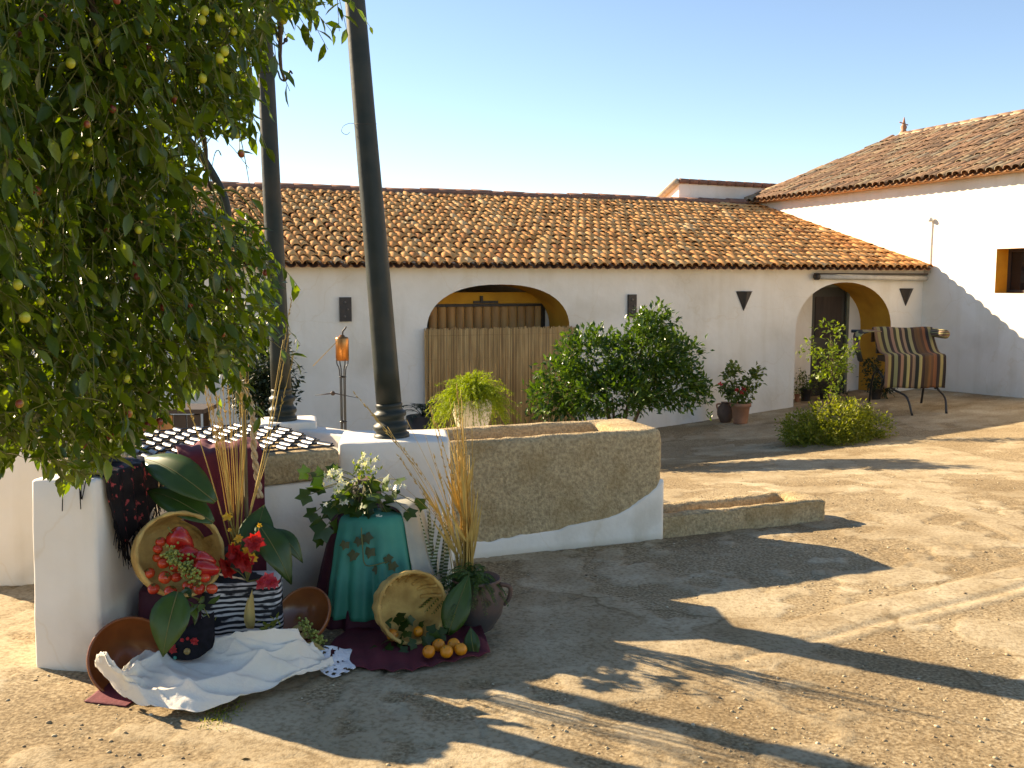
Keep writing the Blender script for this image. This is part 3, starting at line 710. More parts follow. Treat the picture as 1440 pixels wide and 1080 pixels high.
rs0, rs1 = on_wall(600, 520, -0.1)[0] - 0.03, on_wall(809, 520, -0.1)[0]; rz1 = on_wall(700, 461, -0.1)[1]
scr = thing('reed_screen', 'upright dry reed screen closing the lower half of the wide archway', 'screen', hw((rs0 + rs1) / 2, -0.1, -0.9), TH)
mb = MB(); s = rs0
while s < rs1:
    r = rng.uniform(0.006, 0.010); zt_ = rz1 + rng.normal(0, 0.012); p = hw(s, -0.1 + rng.normal(0, 0.004), 0)
    mb.add(*tube([(p[0], p[1], -1.05), (p[0] + rng.normal(0, 0.004), p[1], 0.1), (p[0], p[1], zt_)], r, 5)); s += r * 1.75
stuff(obj('reeds', mb.mesh('reeds', MAT['reed'], True), scr))
for zz in (rz1 - 0.12, rz1 - 0.55, rz1 - 0.98, rz1 - 1.4):
    obj('binding_wire', MB().add(*tube([hw(rs0, -0.113, zz), hw(rs1, -0.113, zz)], 0.0018, 4)).mesh('binding_wire', MAT['reed']), scr)
obj('stake', MB().add(*tube([hw(rs1 + 0.02, -0.12, -1.05), hw(rs1 + 0.02, -0.12, rz1 + 0.03)], 0.02, 8)).mesh('stake', MAT['dark_wood']), scr)

TARN = mat('tarnish', (0.14, 0.12, 0.10), (0.08, 0.07, 0.06), 9, 0.5)
def wall_plaque(u, v0, v1, w, label):
    s, z1_ = on_wall(u, v0); _, z0_ = on_wall(u, v1); c = hw(s, -0.03, (z0_ + z1_) / 2)
    t = thing('wall_lantern', label, 'lantern', c, TH)
    obj('casing', MB().add(*box((0, 0, 0), (w, 0.06, z1_ - z0_))).mesh('casing', MAT['dark_iron'], False), t, True)
    for i in range(3): obj('roundel', MB().add(*lathe([(0.022, 0), (0.022, 0.012), (0.010, 0.016)], 10, ((-0.02, 0.03, -0.01)[i], -0.030, -0.12 + i * 0.12), (0, -1, 0))).mesh('roundel', TARN), t, True)
wall_plaque(485, 418, 452, 0.20, 'dark pierced rectangular wall lantern left of the wide archway')
wall_plaque(888, 414, 446, 0.17, 'dark rectangular wall lantern above the citrus shrub')
def wall_tri(u, v0, v1, wpx, label):
    s, z1_ = on_wall(u, v0); _, z0_ = on_wall(u, v1); sa, _ = on_wall(u - wpx / 2, v0); sb, _ = on_wall(u + wpx / 2, v0)
    h = z1_ - z0_; w = sb - sa; c = hw(s, 0, z0_); t = thing('wall_sconce', label, 'sconce', c, TH)
    V = [(-w / 2, -0.003, h), (w / 2, -0.003, h), (0, -0.003, 0), (-w / 2, -0.02, h), (w / 2, -0.02, h), (0, -0.13, h), (0, -0.02, 0)]
    obj('shade', mk_mesh('shade', V, [(0, 1, 4, 3), (3, 5, 6), (5, 4, 6), (3, 4, 5), (0, 3, 6, 2), (4, 1, 2, 6), (0, 2, 1)], MAT['dark_iron'], False), t, True)
    obj('rim', MB().add(*tube([(-w / 2, -0.02, h), (0, -0.135, h), (w / 2, -0.02, h)], 0.008, 5)).mesh('rim', MAT['black_iron']), t, True)
wall_tri(1046, 410, 437, 22, 'dark inverted triangle wall sconce between geranium pot and doorway')
wall_tri(1274, 406, 430, 19, 'dark inverted triangle wall sconce above the striped swing seat')

# rolled awning over the doorway
aw = thing('rolled_awning', 'rolled white awning tube fixed over the arched doorway', 'awning', hw(on_wall(1220, 390)[0], -0.1, on_wall(1220, 390)[1]), TH)
p0 = hw(on_wall(1145, 389)[0], -0.11, on_wall(1145, 389)[1]); p1 = hw(S_R - 0.02, -0.11, on_wall(1300, 390)[1] - 0.02)
obj('roll', MB().add(*tube([p0, p1], 0.055, 12)).mesh('roll', mat('awning_canvas', (0.62, 0.58, 0.50), (0.5, 0.46, 0.4), 6, 0.8), True), aw)
obj('end_cap', MB().add(*tube([p0 - EV * 0.06, p0 + EV * 0.02], 0.07, 12)).mesh('end_cap', MAT['dark_iron']), aw)
obj('box_lid', MB().add(*box((p0 + p1) / 2 + np.array([0, 0, 0.075]) + NV * 0.03, (np.linalg.norm(p1 - p0), 0.16, 0.025), TH)).mesh('box_lid', MAT['dark_wood'], False), aw)
for t in (0.15, 0.5, 0.85):
    obj('bracket', MB().add(*box(p0 + (p1 - p0) * t + NV * 0.06, (0.04, 0.11, 0.08), TH)).mesh('bracket', MAT['dark_iron'], False), aw)

# lamp and conduit on the tall wall
ly, lz = on_rwall(1312, 309); _, lz0 = on_rwall(1310, 384)
lampt = thing('wall_lamp', 'small pale wall lamp with thin conduit on the tall white wall', 'lamp', hw(S_R - 0.05, ly, lz), TH)
obj('lamp_head', MB().add(*lathe([(0.02, -0.045), (0.045, -0.04), (0.055, 0.0), (0.04, 0.035), (0.02, 0.05)], 12, hw(S_R - 0.07, ly, lz), (0, 0, 1))).mesh('lamp_head', mat('lamp_plastic', (0.55, 0.55, 0.55), (0.42, 0.42, 0.42), 9, 0.5)), lampt)
obj('conduit', MB().add(*tube([hw(S_R - 0.015, ly, lz - 0.02), hw(S_R - 0.015, ly + 0.01, (lz + lz0) / 2), hw(S_R - 0.015, ly, lz0)], 0.011, 6)).mesh('conduit', mat('conduit_grey', (0.5, 0.49, 0.46))), lampt)

# ================================================================== WELL, COLUMNS, TROUGHS
def noisy(V, amp, sc, seed=0, oct=3):
    V = np.asarray(V, float)
    return V + amp * np.column_stack([fbm(V * sc, oct, seed), fbm(V * sc + 31, oct, seed + 7), fbm(V * sc + 71, oct, seed + 13)])
def plinth(label, c, w, d, rz, h, taper=0.94, sink=0.06):
    t = thing('column_plinth', label, 'plinth', (c[0], c[1], 0), rz)
    P = lambda s, r, ins=0.0: rrect((w - ins) * s, (d - ins) * s, r, 5, 5)
    rings = [ring(P(1.0, 0.03), -sink)] + [ring(P(1.0 + (taper - 1) * k / 8, 0.025), h * 0.985 * k / 8) for k in range(9)]
    rings += [ring(P(taper, 0.03, 0.012), h - 0.006), ring(P(taper, 0.03, 0.05), h)]
    V, F = loft(rings); V = noisy(V, 0.006, 4.0, 3)
    obj('body', mk_mesh('body', V, F, MAT['white2'], True), t, True)
    return t
PA = np.array([-2.385, 5.60]); PC = on_z(548, 622, 1.0)[:2] + np.array([0.0, 0.30]); 
PB = on_z(400, 596, 1.0)[:2] + np.array([0.0, 0.12]); PD = np.array([-3.5, 7.05])
plinth('whitewashed plinth with black embroidered shawl hanging over its edge', PA, 0.40, 0.68, R(-8), 1.03, 0.93)
plinth('broad white plinth touching the end of the tall granite trough', PC, 0.80, 0.62, R(6), 1.0, 0.95)
plinth('white plinth at the far corner of the well beside the copper torch', PB, 0.46, 0.44, R(12), 1.02, 0.96)
plinth('white plinth at the well corner half hidden by hanging fruit branches', PD, 0.62, 0.55, R(10), 1.02, 0.95)

WU = np.array([0.843, 0.537]); WV = np.array([-0.537, 0.843]); W0 = np.array([-2.22, 5.93]); WL, WD = 1.26, 1.42
WA = math.atan2(WU[1], WU[0])
def wp(a, b, z): q = W0 + WU * a + WV * b; return np.array([q[0], q[1], z])
well = thing('stone_well', 'square well curb of granite slabs on a whitewashed base under an iron grate', 'well', wp(WL / 2, WD / 2, 0), WA)
TW = 0.20
def slab(a0, a1, b0, b1, z0, z1, m, name, amp=0.008, sd=0):
    c = wp((a0 + a1) / 2, (b0 + b1) / 2, 0)[:2]; w, d = a1 - a0, b1 - b0; r = 0.02
    rs = [ring(rrect(w - 0.03, d - 0.03, r, 4, 10), z0, c, WA), ring(rrect(w, d, r, 4, 10), z0 + 0.012, c, WA), ring(rrect(w, d, r, 4, 10), (z0 + z1) / 2, c, WA), ring(rrect(w, d, r, 4, 10), z1 - 0.02, c, WA), ring(rrect(w - 0.025, d - 0.025, r, 4, 10), z1 - 0.004, c, WA), ring(rrect(w - 0.06, d - 0.06, r, 4, 10), z1, c, WA)]
    V, F = loft(rs); return obj(name, mk_mesh(name, noisy(V, amp, 6.0, sd), F, m, True), well)
for (a0, a1, b0, b1, sd) in ((0, WL, 0, TW, 1), (0, WL, WD - TW, WD, 2), (0, TW, TW + 0.004, WD - TW - 0.004, 3), (WL - TW, WL, TW + 0.004, WD - TW - 0.004, 4)):
    slab(a0 + 0.015, a1 - 0.015, b0 + 0.01, b1 - 0.01, -0.05, 0.775, MAT['white2'], 'base_wall', 0.005, sd + 10)
    slab(a0, a1, b0, b1, 0.78, 0.975, MAT['stone'], 'curb_stone', 0.008, sd)
obj('well_dark_floor', MB().add(*box(wp(WL / 2, WD / 2, 0.15), (WL - 2 * TW, WD - 2 * TW, 0.04), WA)).mesh('well_dark_floor', MAT['black'], False), well)  # black plate added to stand for the dark of the well shaft
# low white wall on the side between the two right-hand plinths
lw = thing('low_white_wall', 'low whitewashed wall joining two plinths along the well side', 'wall', (*( (PB + PC) / 2), 0), 0)
d = PC - PB; L_ = np.linalg.norm(d); mid = (PB + PC) / 2 + np.array([0.03, 0.0]); an_ = math.atan2(d[1], d[0])
rs = [ring(rrect(L_ - 0.35, 0.2, 0.03), zz, mid, an_) for zz in (-0.05, 0.5, 0.955)] + [ring(rrect(L_ - 0.37, 0.18, 0.03), 0.968, mid, an_)]
V, F = loft(rs); obj('masonry', mk_mesh('masonry', noisy(V, 0.006, 5, 8), F, MAT['white2'], True), lw)

# iron grate: long bars with staggered rungs
grate = thing('iron_grate', 'black iron grate of staggered rungs covering the well mouth', 'grate', wp(WL / 2, WD / 2, 0.98), WA)
GA0, GA1, GB0, GB1 = 0.02, WL - 0.02, 0.05, WD - 0.06; zg = 0.997
nb = 10; gs = (GB1 - GB0) / nb
for k in range(nb + 1):
    b = GB0 + k * gs
    P = [wp(GA0 + (GA1 - GA0) * t, b + 0.006 * math.sin(k * 2.1 + 5 * t), zg - 0.004) for t in np.linspace(0, 1, 8)]
    obj('bar', MB().add(*tube(P, 0.007, 8)).mesh('bar', MAT['black_iron']), grate)
rl = gs + 0.012
# each rung is a slanted, softly rounded slat, its tilt shaped for sun glints
xs_ = np.linspace(-1, 1, 7); cr = np.column_stack([xs_ * 0.017, 0.0045 * (1 - xs_ ** 2)]); cr = np.vstack([cr, np.column_stack([xs_[::-1] * 0.017, -0.004 + 0 * xs_])])
V, F = loft([np.column_stack([cr[:, 0], np.full(len(cr), y_), cr[:, 1]]) for y_ in (-rl / 2, -rl / 2 + 0.01, rl / 2 - 0.01, rl / 2)])
rme = mk_mesh('rung', V, F, MAT['black_iron'], True)
nr = 8; gr = (GA1 - GA0) / nr
for k in range(nb):
    for i in range(nr):
        a = GA0 + (i + (0.25 if k % 2 else 0.75)) * gr
        o = bpy.data.objects.new('rung', rme); COL.objects.link(o); o.parent = grate
        loc = Vector(wp(a, GB0 + (k + 0.5) * gs, zg + 0.004)); 
        o.matrix_basis = grate.matrix_basis.inverted() @ (Matrix.Translation(loc) @ Matrix.Rotation(WA + R(9) + rng.normal(0, 0.05), 4, 'Z') @ Matrix.Rotation(R(-44) + rng.normal(0, 0.06), 4, 'Y'))

# columns
def column(label, base, top, H=3.7, hooks=None, wire=None, arm=None, fat=1.0):
    base = np.asarray(base, float); d = np.asarray(top, float) - base; d /= np.linalg.norm(d)
    t = thing('iron_column', label, 'column', base)
    bp = [(0.128, -0.01), (0.135, 0.0), (0.135, 0.028), (0.118, 0.034), (0.118, 0.050), (0.132, 0.062), (0.136, 0.080), (0.130, 0.098), (0.112, 0.106), (0.104, 0.128), (0.108, 0.142), (0.122, 0.152), (0.126, 0.168), (0.120, 0.184), (0.104, 0.190), (0.096, 0.21), (0.100, 0.222), (0.103, 0.232), (0.098, 0.242), (0.092, 0.25)]
    bp = [(r * 0.93 * fat, h) for r, h in bp]
    obj('base', MB().add(*lathe(bp, 32, base, d)).mesh('base', MAT['iron']), t)
    sp = [((0.090 - 0.026 * k / 14) * fat, 0.25 + (H - 0.25) * k / 14) for k in range(15)]
    V, F = lathe(sp, 28, base, d); obj('shaft', mk_mesh('shaft', noisy(V, 0.0025, 3.0, 5), F, MAT['iron'], True), t)
    obj('capital', MB().add(*lathe([(0.055, H - 0.001), (0.09, H + 0.02), (0.09, H + 0.05), (0.075, H + 0.07), (0.085, H + 0.12), (0.13, H + 0.2), (0.13, H + 0.24), (0.02, H + 0.26)], 24, base, d)).mesh('capital', MAT['iron']), t)
    at = lambda h: base + d * h
    for h in hooks or []:
        r = (0.090 - 0.026 * h / H) * fat; p = at(h)
        obj('collar', MB().add(*lathe([(r + 0.002, -0.012), (r + 0.008, -0.008), (r + 0.008, 0.008), (r + 0.002, 0.012)], 24, p, d, False, False)).mesh('collar', MAT['iron']), t)
        q = p + np.array([r, -0.02, 0])
        P = curve([q, q + (0.03, 0, 0.012), q + (0.05, 0, -0.045), q + (0.085, 0, -0.06), q + (0.11, 0, -0.02), q + (0.125, 0, 0.01), q + (0.14, 0, -0.01)], 5)
        obj('hook', MB().add(*tube(P, 0.0075, 6)).add(*ball(q + np.array((0.105, 0, -0.035)), 0.018, 8, 6)).mesh('hook', MAT['iron']), t)
    if wire is not None:
        r = (0.090 - 0.026 * wire / H) * fat; p = at(wire); a = np.linspace(0, 2 * math.pi, 20)
        ringp = p + np.column_stack([np.cos(a) * (r + 0.002), np.sin(a) * (r + 0.002), 0.012 * np.sin(a)])
        q = p + np.array([-r, -0.02, 0])
        P = curve([q, q + (-0.035, 0, 0.0), q + (-0.075, 0, -0.02), q + (-0.085, 0, -0.055), q + (-0.055, 0, -0.075), q + (-0.03, 0, -0.06)], 6)
        obj('tie_wire', MB().add(*tube(ringp, 0.0022, 4)).add(*tube(P, 0.0018, 4)).mesh('tie_wire', MAT['dark_iron']), t)
    if arm is not None:
        P = curve([np.asarray(p, float) for p in arm], 8); n = len(P)
        obj('curved_arm', MB().add(*tube(P, np.linspace(0.035, 0.02, n), 8)).mesh('curved_arm', MAT['iron']), t)
    return t
bC = on_z(551, 615, 0.995); bB = on_z(398, 591, 1.02); bA = on_z(142, 652, 1.03); bD = np.array([PD[0], PD[1], 1.02])
column('dark green iron column with tie wire standing on the broad plinth by the trough', bC, at_y(499, 0, bC[1]), wire=2.18)
column('dark green iron column with two side hooks at the far corner of the well', bB, at_y(369, 0, bB[1]), hooks=(2.90, 2.63), fat=0.86)
column('dark green iron column behind the fruit branches above the black shawl', bA, at_y(128, 0, bA[1]), H=3.5,
       arm=[at_y(131, 120, bA[1]), at_y(210, 150, bA[1] + 0.2), at_y(262, 195, bA[1] + 0.3), at_y(293, 235, bA[1] + 0.35), at_y(318, 285, bA[1] + 0.4), at_y(322, 340, bA[1] + 0.4)])
column('dark green iron column at the well corner nearly covered by fruit branches', bD, bD + np.array([-0.05, 0, 3]), H=3.5)

# tall granite trough
tr = on_z(932, 752); tl = on_z(670, 780); e = (tr - tl)[:2]; e /= np.linalg.norm(e); TA = math.atan2(e[1], e[0]); nrm = np.array([-e[1], e[0]])
TLn, TDp, THt = 2.02, 0.74, on_z(920, 600, 0.0)[2] + 0.89
tcn = tr[:2] - e * TLn / 2 + nrm * TDp / 2
trough = thing('granite_trough', 'tall granite water trough on a whitewashed footing beside the broad plinth', 'trough', (*tcn, 0), TA)
def rect_off(x0, x1, y0, y1, r): 
    P = rrect(x1 - x0, y1 - y0, r, 6, 64); return P + np.array([(x0 + x1) / 2, (y0 + y1) / 2])
hx, hy = TLn / 2, TDp / 2
def tro(hx, hy, H, r, inL, inR, inF, inB, depth, z0=0.0):
    O = lambda k: rect_off(-hx + k, hx - k, -hy + k, hy - k, r)
    rs = [ring(O(0.02), z0)] + [ring(O(0.0), z0 + (H - z0) * f) for f in np.linspace(0.02, 0.93, 34)]
    rs += [ring(O(0.006), H - 0.03), ring(O(0.02), H - 0.010), ring(O(0.045), H)]
    I = lambda k: rect_off(-hx + inL + k, hx - inR - k, -hy + inF + k, hy - inB - k, 0.05)
    rs += [ring(I(-0.02), H - 0.004), ring(I(0.0), H - 0.022)] + [ring(I(0.015 * f), H - depth * f) for f in (0.25, 0.5, 0.75, 1.0)]
    return loft(rs)
V, F = tro(hx, hy, THt, 0.07, 0.16, 0.34, 0.10, 0.13, 0.5)
V = noisy(V, 0.014, 5.0, 5); V = noisy(V, 0.009, 17.0, 15, 4)
obj('basin', mk_mesh('basin', V, F, MAT['stone'], True), trough, True)
P = rect_off(-hx - 0.012, hx + 0.014, -hy - 0.014, hy + 0.012, 0.05)
P2_ = rect_off(-hx + 0.03, hx - 0.03, -hy + 0.03, hy - 0.03, 0.05)
xx = P[:, 0]; frontish = P[:, 1] < 0
ht = 0.13 + 0.025 * np.sin(xx * 3.0) + 0.045 * fbm(np.column_stack([xx * 6, P[:, 1] * 6, xx * 0]), 5, 4) + np.where(frontish, 0.30 * np.clip((xx - (hx - 0.62)) / 0.62, 0, 1) ** 2.2 + 0.05 * sstep(0.0, 0.6, xx), 0.1)
rs = [ring(P, -0.06), ring(P, 0.03), ring(P, ht * 0.6), ring(P, ht - 0.012), ring(P * 0.997, ht), ring(P2_, ht + 0.003)]
V, F = loft(rs, True, False); obj('footing', mk_mesh('footing', noisy(V, 0.003, 12, 9), F, MAT['white2'], True), trough, True)

# low trough on the ground
q1 = gnd(1162, 729); q0 = gnd(932, 752); e2 = (q1 - q0)[:2]; e2 /= np.linalg.norm(e2); a2 = math.atan2(e2[1], e2[0]); n2_ = np.array([-e2[1], e2[0]])
ln2, dp2, h2 = 1.75, 0.46, 0.155
c2_ = q1[:2] - e2 * ln2 / 2 + n2_ * dp2 / 2
low = thing('low_stone_trough', 'low rough stone trough lying on the ground beyond the tall trough', 'trough', (*c2_, 0), a2)
V, F = tro(ln2 / 2, dp2 / 2, h2, 0.05, 0.10, 0.25, 0.10, 0.11, 0.13, -0.06)
V = noisy(V, 0.016, 6.0, 25); V = noisy(V, 0.010, 17.0, 35, 4)
obj('basin', mk_mesh('basin', V, F, MAT['stone'], True), low, True)

# ================================================================== PLANTS
def leaf_geo(n=3):
    """pointed leaf along +y, unit length, unit half width 0.5, folded a little: ribs at n+1 stations"""
    ys = np.linspace(0, 1, n + 2); w = np.sin(np.pi * np.clip(ys, 0, 1) ** 0.85); w[0] = 0.06; w[-1] = 0.0
    V, F = [], []
    for y, ww in zip(ys, w):
        V += [(-0.5 * ww, y, 0.12 * ww), (0, y, 0), (0.5 * ww, y, 0.12 * ww)]
    V = np.array(V); V[:, 2] -= 0.22 * V[:, 1] ** 2
    for k in range(n + 1):
        a = 3 * k; F += [(a, a + 1, a + 4, a + 3), (a + 1, a + 2, a + 5, a + 4)]
    return V, np.array(F)
LEAF = leaf_geo(2); LEAF1 = leaf_geo(1)
def nrmz(a): return a / (np.linalg.norm(a, axis=-1, keepdims=True) + 1e-9)
def leaves_mesh(name, P, D, U, ln, wd, m, geo=LEAF, rnd=None):
    """many leaves: position, direction, normal-ish, length, width"""
    LV, LF = geo; n = len(P); D = nrmz(D); X = nrmz(np.cross(D, U)); Z = np.cross(X, D)
    ln = np.broadcast_to(ln, (n,)); wd = np.broadcast_to(wd, (n,))
    V = P[:, None] + (LV[None, :, 0] * wd[:, None])[..., None] * X[:, None] + (LV[None, :, 1] * ln[:, None])[..., None] * D[:, None] + (LV[None, :, 2] * wd[:, None] * 1.6)[..., None] * Z[:, None]
    F = (LF[None] + len(LV) * np.arange(n)[:, None, None]).reshape(-1, LF.shape[1])
    if rnd is None: rnd = rng.random(n)
    return fast_mesh(name, V.reshape(-1, 3), F, m, True, np.repeat(rnd, len(LV)))
def rdir(n): return nrmz(rng.normal(size=(n, 3)))
def inpoly(x, y, poly):
    poly = np.asarray(poly, float); c = np.zeros(len(x), bool); j = len(poly) - 1
    for i in range(len(poly)):
        xi, yi = poly[i]; xj, yj = poly[j]
        m = ((yi > y) != (yj > y)) & (x < (xj - xi) * (y - yi) / (yj - yi + 1e-12) + xi); c ^= m; j = i
    return c

# ------------------------------------------------------------------ jujube tree hanging into the court
def jujube():
    base = np.array([-3.55, 2.75, 0.0])
    tree = thing('jujube_tree', 'leafy fruit tree with hanging branches full of green and red fruits', 'tree', base)
    tp = curve([base + (0, 0, -0.1), base + (0.03, 0.05, 0.8), base + (0.12, 0.02, 1.7), base + (0.2, 0.1, 2.5), base + (0.35, 0.15, 3.4)], 6)
    V, F = tube(tp, np.linspace(0.16, 0.07, len(tp)), 14); obj('trunk', mk_mesh('trunk', noisy(V, 0.02, 5, 2), F, G['bark'], True), tree)
    targets = [at_y(60, -60, 2.9), at_y(200, -80, 3.3), at_y(330, -40, 3.5), at_y(230, 130, 3.7), at_y(60, 240, 3.3), at_y(280, 330, 4.1), at_y(130, 420, 3.7), at_y(-150, 350, 2.6)]
    mb = MB(); limbs = []
    for k, tg in enumerate(targets):
        s = tp[int(len(tp) * (0.62 + 0.05 * k)) if 0.62 + 0.05 * k < 1 else -1]
        mid = (s + tg) / 2 + np.array([0, 0, 0.45 if tg[2] > 2 else 0.7])
        P = curve([s, mid, tg, tg + np.array([0.15, 0.05, -0.35])], 9); limbs.append(P)
        mb.add(*tube(P, np.linspace(0.03, 0.005, len(P)), 7))
    obj('limbs', mb.mesh('limbs', G['bark']), tree)
    LP = np.concatenate(limbs)
    poly = [(-420, -260), (560, -260), (500, -60), (455, 8), (392, 30), (362, 110), (350, 195), (300, 212), (262, 232), (300, 285), (352, 290), (388, 360), (400, 440), (372, 490), (330, 520), (268, 555), (208, 605), (160, 655), (92, 690), (45, 640), (0, 675), (-420, 560)]
    hole = [(272, 205), (352, 200), (362, 275), (330, 275), (296, 256)]
    nt = 2450
    u = rng.uniform(-420, 520, nt * 3); v = rng.uniform(-260, 690, nt * 3)
    ok = inpoly(u, v, poly) & ~inpoly(u, v, hole); inside = (u > -60) & (v > -60); ok &= inside | (rng.random(len(u)) < 0.35)
    u, v = u[ok][:nt], v[ok][:nt]
    # the hanging mass is farther off towards its right lower side
    dep = 2.55 + 0.9 * np.clip((u + 0.25 * v) / 480, -0.3, 1.1) + rng.uniform(-0.15, 1.0, len(u)) * 0.85
    P0 = np.array([at_y(a, b, c) for a, b, c in zip(u, v, dep)])
    LPs, LDs, LUs, LLs = [], [], [], []; tw = MB(); fruit_sites = []
    for p in P0:
        near = LP[np.argmin(((LP - p) ** 2).sum(1))]
        out = p - near; out[2] = 0; out = out / (np.linalg.norm(out) + 1e-6)
        d0 = nrmz(out * 0.5 + rng.normal(0, 0.45, 3) + np.array([0.12, 0, -0.25])); L = rng.uniform(0.16, 0.34)
        n = 8; t = np.linspace(-0.5, 0.5, n)[:, None]
        C = p + d0 * t * L + np.array([0, 0, -1.0]) * (t + 0.5) ** 2 * L * 0.55
        q = project(C); okc = inpoly(q[:, 0], q[:, 1], poly) | ((rng.random() < 0.16) and project(p)[0, 1] < 520)
        nk = n if okc.all() else int(np.argmin(okc))
        if nk < 4: continue
        C = C[:nk]; n = nk; L = L * nk / 8; tw.add(*tube(C, np.linspace(0.0024, 0.0011, n), 3, False))
        if rng.random() < 0.10 and okc.all(): tw.add(*tube(curve([near, (near + C[0]) / 2 + (0, 0, 0.06), C[0]], 4), np.linspace(0.005, 0.0024, 9), 4, False))
        T = np.gradient(C, axis=0); T = nrmz(T); side = nrmz(np.cross(T[0], rng.normal(size=3)))
        m = max(2, int(L / 0.026))
        for k in range(m):
            f = (k + 0.5) / m * (n - 1); i = int(f); pos = C[i] + (C[min(i + 1, n - 1)] - C[i]) * (f - i)
            sgn = 1 if k % 2 else -1
            LPs.append(pos); LDs.append(T[i] * rng.uniform(0.35, 0.8) + side * sgn * rng.uniform(0.5, 0.9) + np.array([0, 0, -0.35]) + rng.normal(0, 0.18, 3))
            LUs.append(np.array([0, 0, 1.0]) + rng.normal(0, 0.45, 3)); LLs.append(rng.uniform(0.036, 0.080))
            if rng.random() < 0.025: fruit_sites.append(pos)
    P, D, U, L = (np.array(a) for a in (LPs, LDs, LUs, LLs))
    q = project(P + nrmz(D) * L[:, None]); ok = ~inpoly(q[:, 0], q[:, 1], hole)
    P, D, U, L = P[ok], D[ok], U[ok], L[ok]; q = q[ok]
    stuff(obj('twigs', tw.mesh('twigs', G['twig']), tree))
    # the 280 leaves that show largest are objects, the rest is one mass
    infr = (q[:, 0] > 0) & (q[:, 0] < 470) & (q[:, 1] > 0); sc = np.where(infr, L / P[:, 1], 0); top = np.argsort(-sc)[:280]
    rest = np.ones(len(P), bool); rest[top] = False
    rn = rng.random(len(P)) ** 1.3
    stuff(obj('crown', leaves_mesh('crown', P[rest], D[rest], U[rest], L[rest], L[rest] * 0.42, G['jujube'], rnd=rn[rest]), tree))
    LV, LF = LEAF; var = [fast_mesh('leaf', LV * np.array([0.42, 1, 0.6]), LF, G['jujube'], True, np.full(len(LV), k / 7)) for k in range(8)]
    inv = tree.matrix_basis.inverted()
    for i in top:
        x, y, z = basis(D[i], U[i]); s = float(L[i])
        M_ = Matrix(((x[0] * s, y[0] * s, z[0] * s, P[i][0]), (x[1] * s, y[1] * s, z[1] * s, P[i][1]), (x[2] * s, y[2] * s, z[2] * s, P[i][2]), (0, 0, 0, 1)))
        o = bpy.data.objects.new('leaf', var[int(rn[i] * 7.99)]); COL.objects.link(o); o.parent = tree; o.matrix_basis = inv @ M_
    fm = [mat('green_fruit', (0.34, 0.40, 0.03), (0.44, 0.44, 0.04), 30, 0.3), mat('turning_fruit', (0.34, 0.28, 0.03), (0.26, 0.05, 0.02), 28, 0.3, ramp=(0.45, 0.6)), mat('ripe_fruit', (0.16, 0.02, 0.012), (0.22, 0.04, 0.018), 20, 0.3)]
    V, F = ball((0, 0, 0), 0.0125, 12, 8, 1.18); fme = [mk_mesh('fruit', V, F, m, True) for m in fm]
    fs = [p for p in fruit_sites]; rng.shuffle(fs); fs = np.array(fs)
    qf = project(fs); ok = (qf[:, 0] > -40) & (qf[:, 0] < 430) & (qf[:, 1] > -40) & (qf[:, 1] < 620); fs, qf = fs[ok], qf[ok]
    # fruit hangs at the outside of the mass
    order = np.argsort(fs[:, 1] - 0.9 * np.clip((qf[:, 0] + 0.25 * qf[:, 1]) / 480, -0.3, 1.1)); cnt = 0
    for i in order[:70]:
        kind = rng.choice(3, p=(0.62, 0.2, 0.18)) if qf[i, 0] < 300 or qf[i, 1] < 160 else rng.choice(3, p=(0.25, 0.3, 0.45))
        p = fs[i] + np.array([0, -0.012, -0.028])
        o = bpy.data.objects.new('fruit', fme[kind]); COL.objects.link(o); o.parent = tree
        o.matrix_basis = inv @ (Matrix.Translation(Vector(p)) @ Matrix.Rotation(rng.uniform(-0.5, 0.5), 4, 'X') @ Matrix.Scale(rng.uniform(0.72, 1.0), 4))
    # fruit and leaves at the top by the column
    for (a, b, c, k) in ((399, 28, 3.3, 0), (368, 8, 3.3, 0), (288, 15, 3.0, 0), (308, 24, 3.0, 0), (284, 28, 3.0, 0), (316, 72, 3.0, 0), (309, 82, 3.0, 0), (285, 110, 3.0, 0), (207, 42, 2.9, 0), (138, 58, 2.8, 0), (358, 420, 3.9, 2), (348, 358, 3.9, 2), (10, 305, 2.6, 0), (25, 318, 2.6, 0), (36, 446, 2.6, 0), (25, 400, 2.6, 0), (53, 268, 2.7, 1), (112, 227, 2.9, 0), (130, 210, 2.9, 0), (28, 52, 2.7, 2), (60, 25, 2.7, 2)):
        o = bpy.data.objects.new('fruit', fme[k]); COL.objects.link(o); o.parent = tree
        o.matrix_basis = inv @ (Matrix.Translation(Vector(at_y(a, b, c))) @ Matrix.Rotation(rng.uniform(-0.3, 0.3), 4, 'X') @ Matrix.Scale(1.0, 4))
jujube()

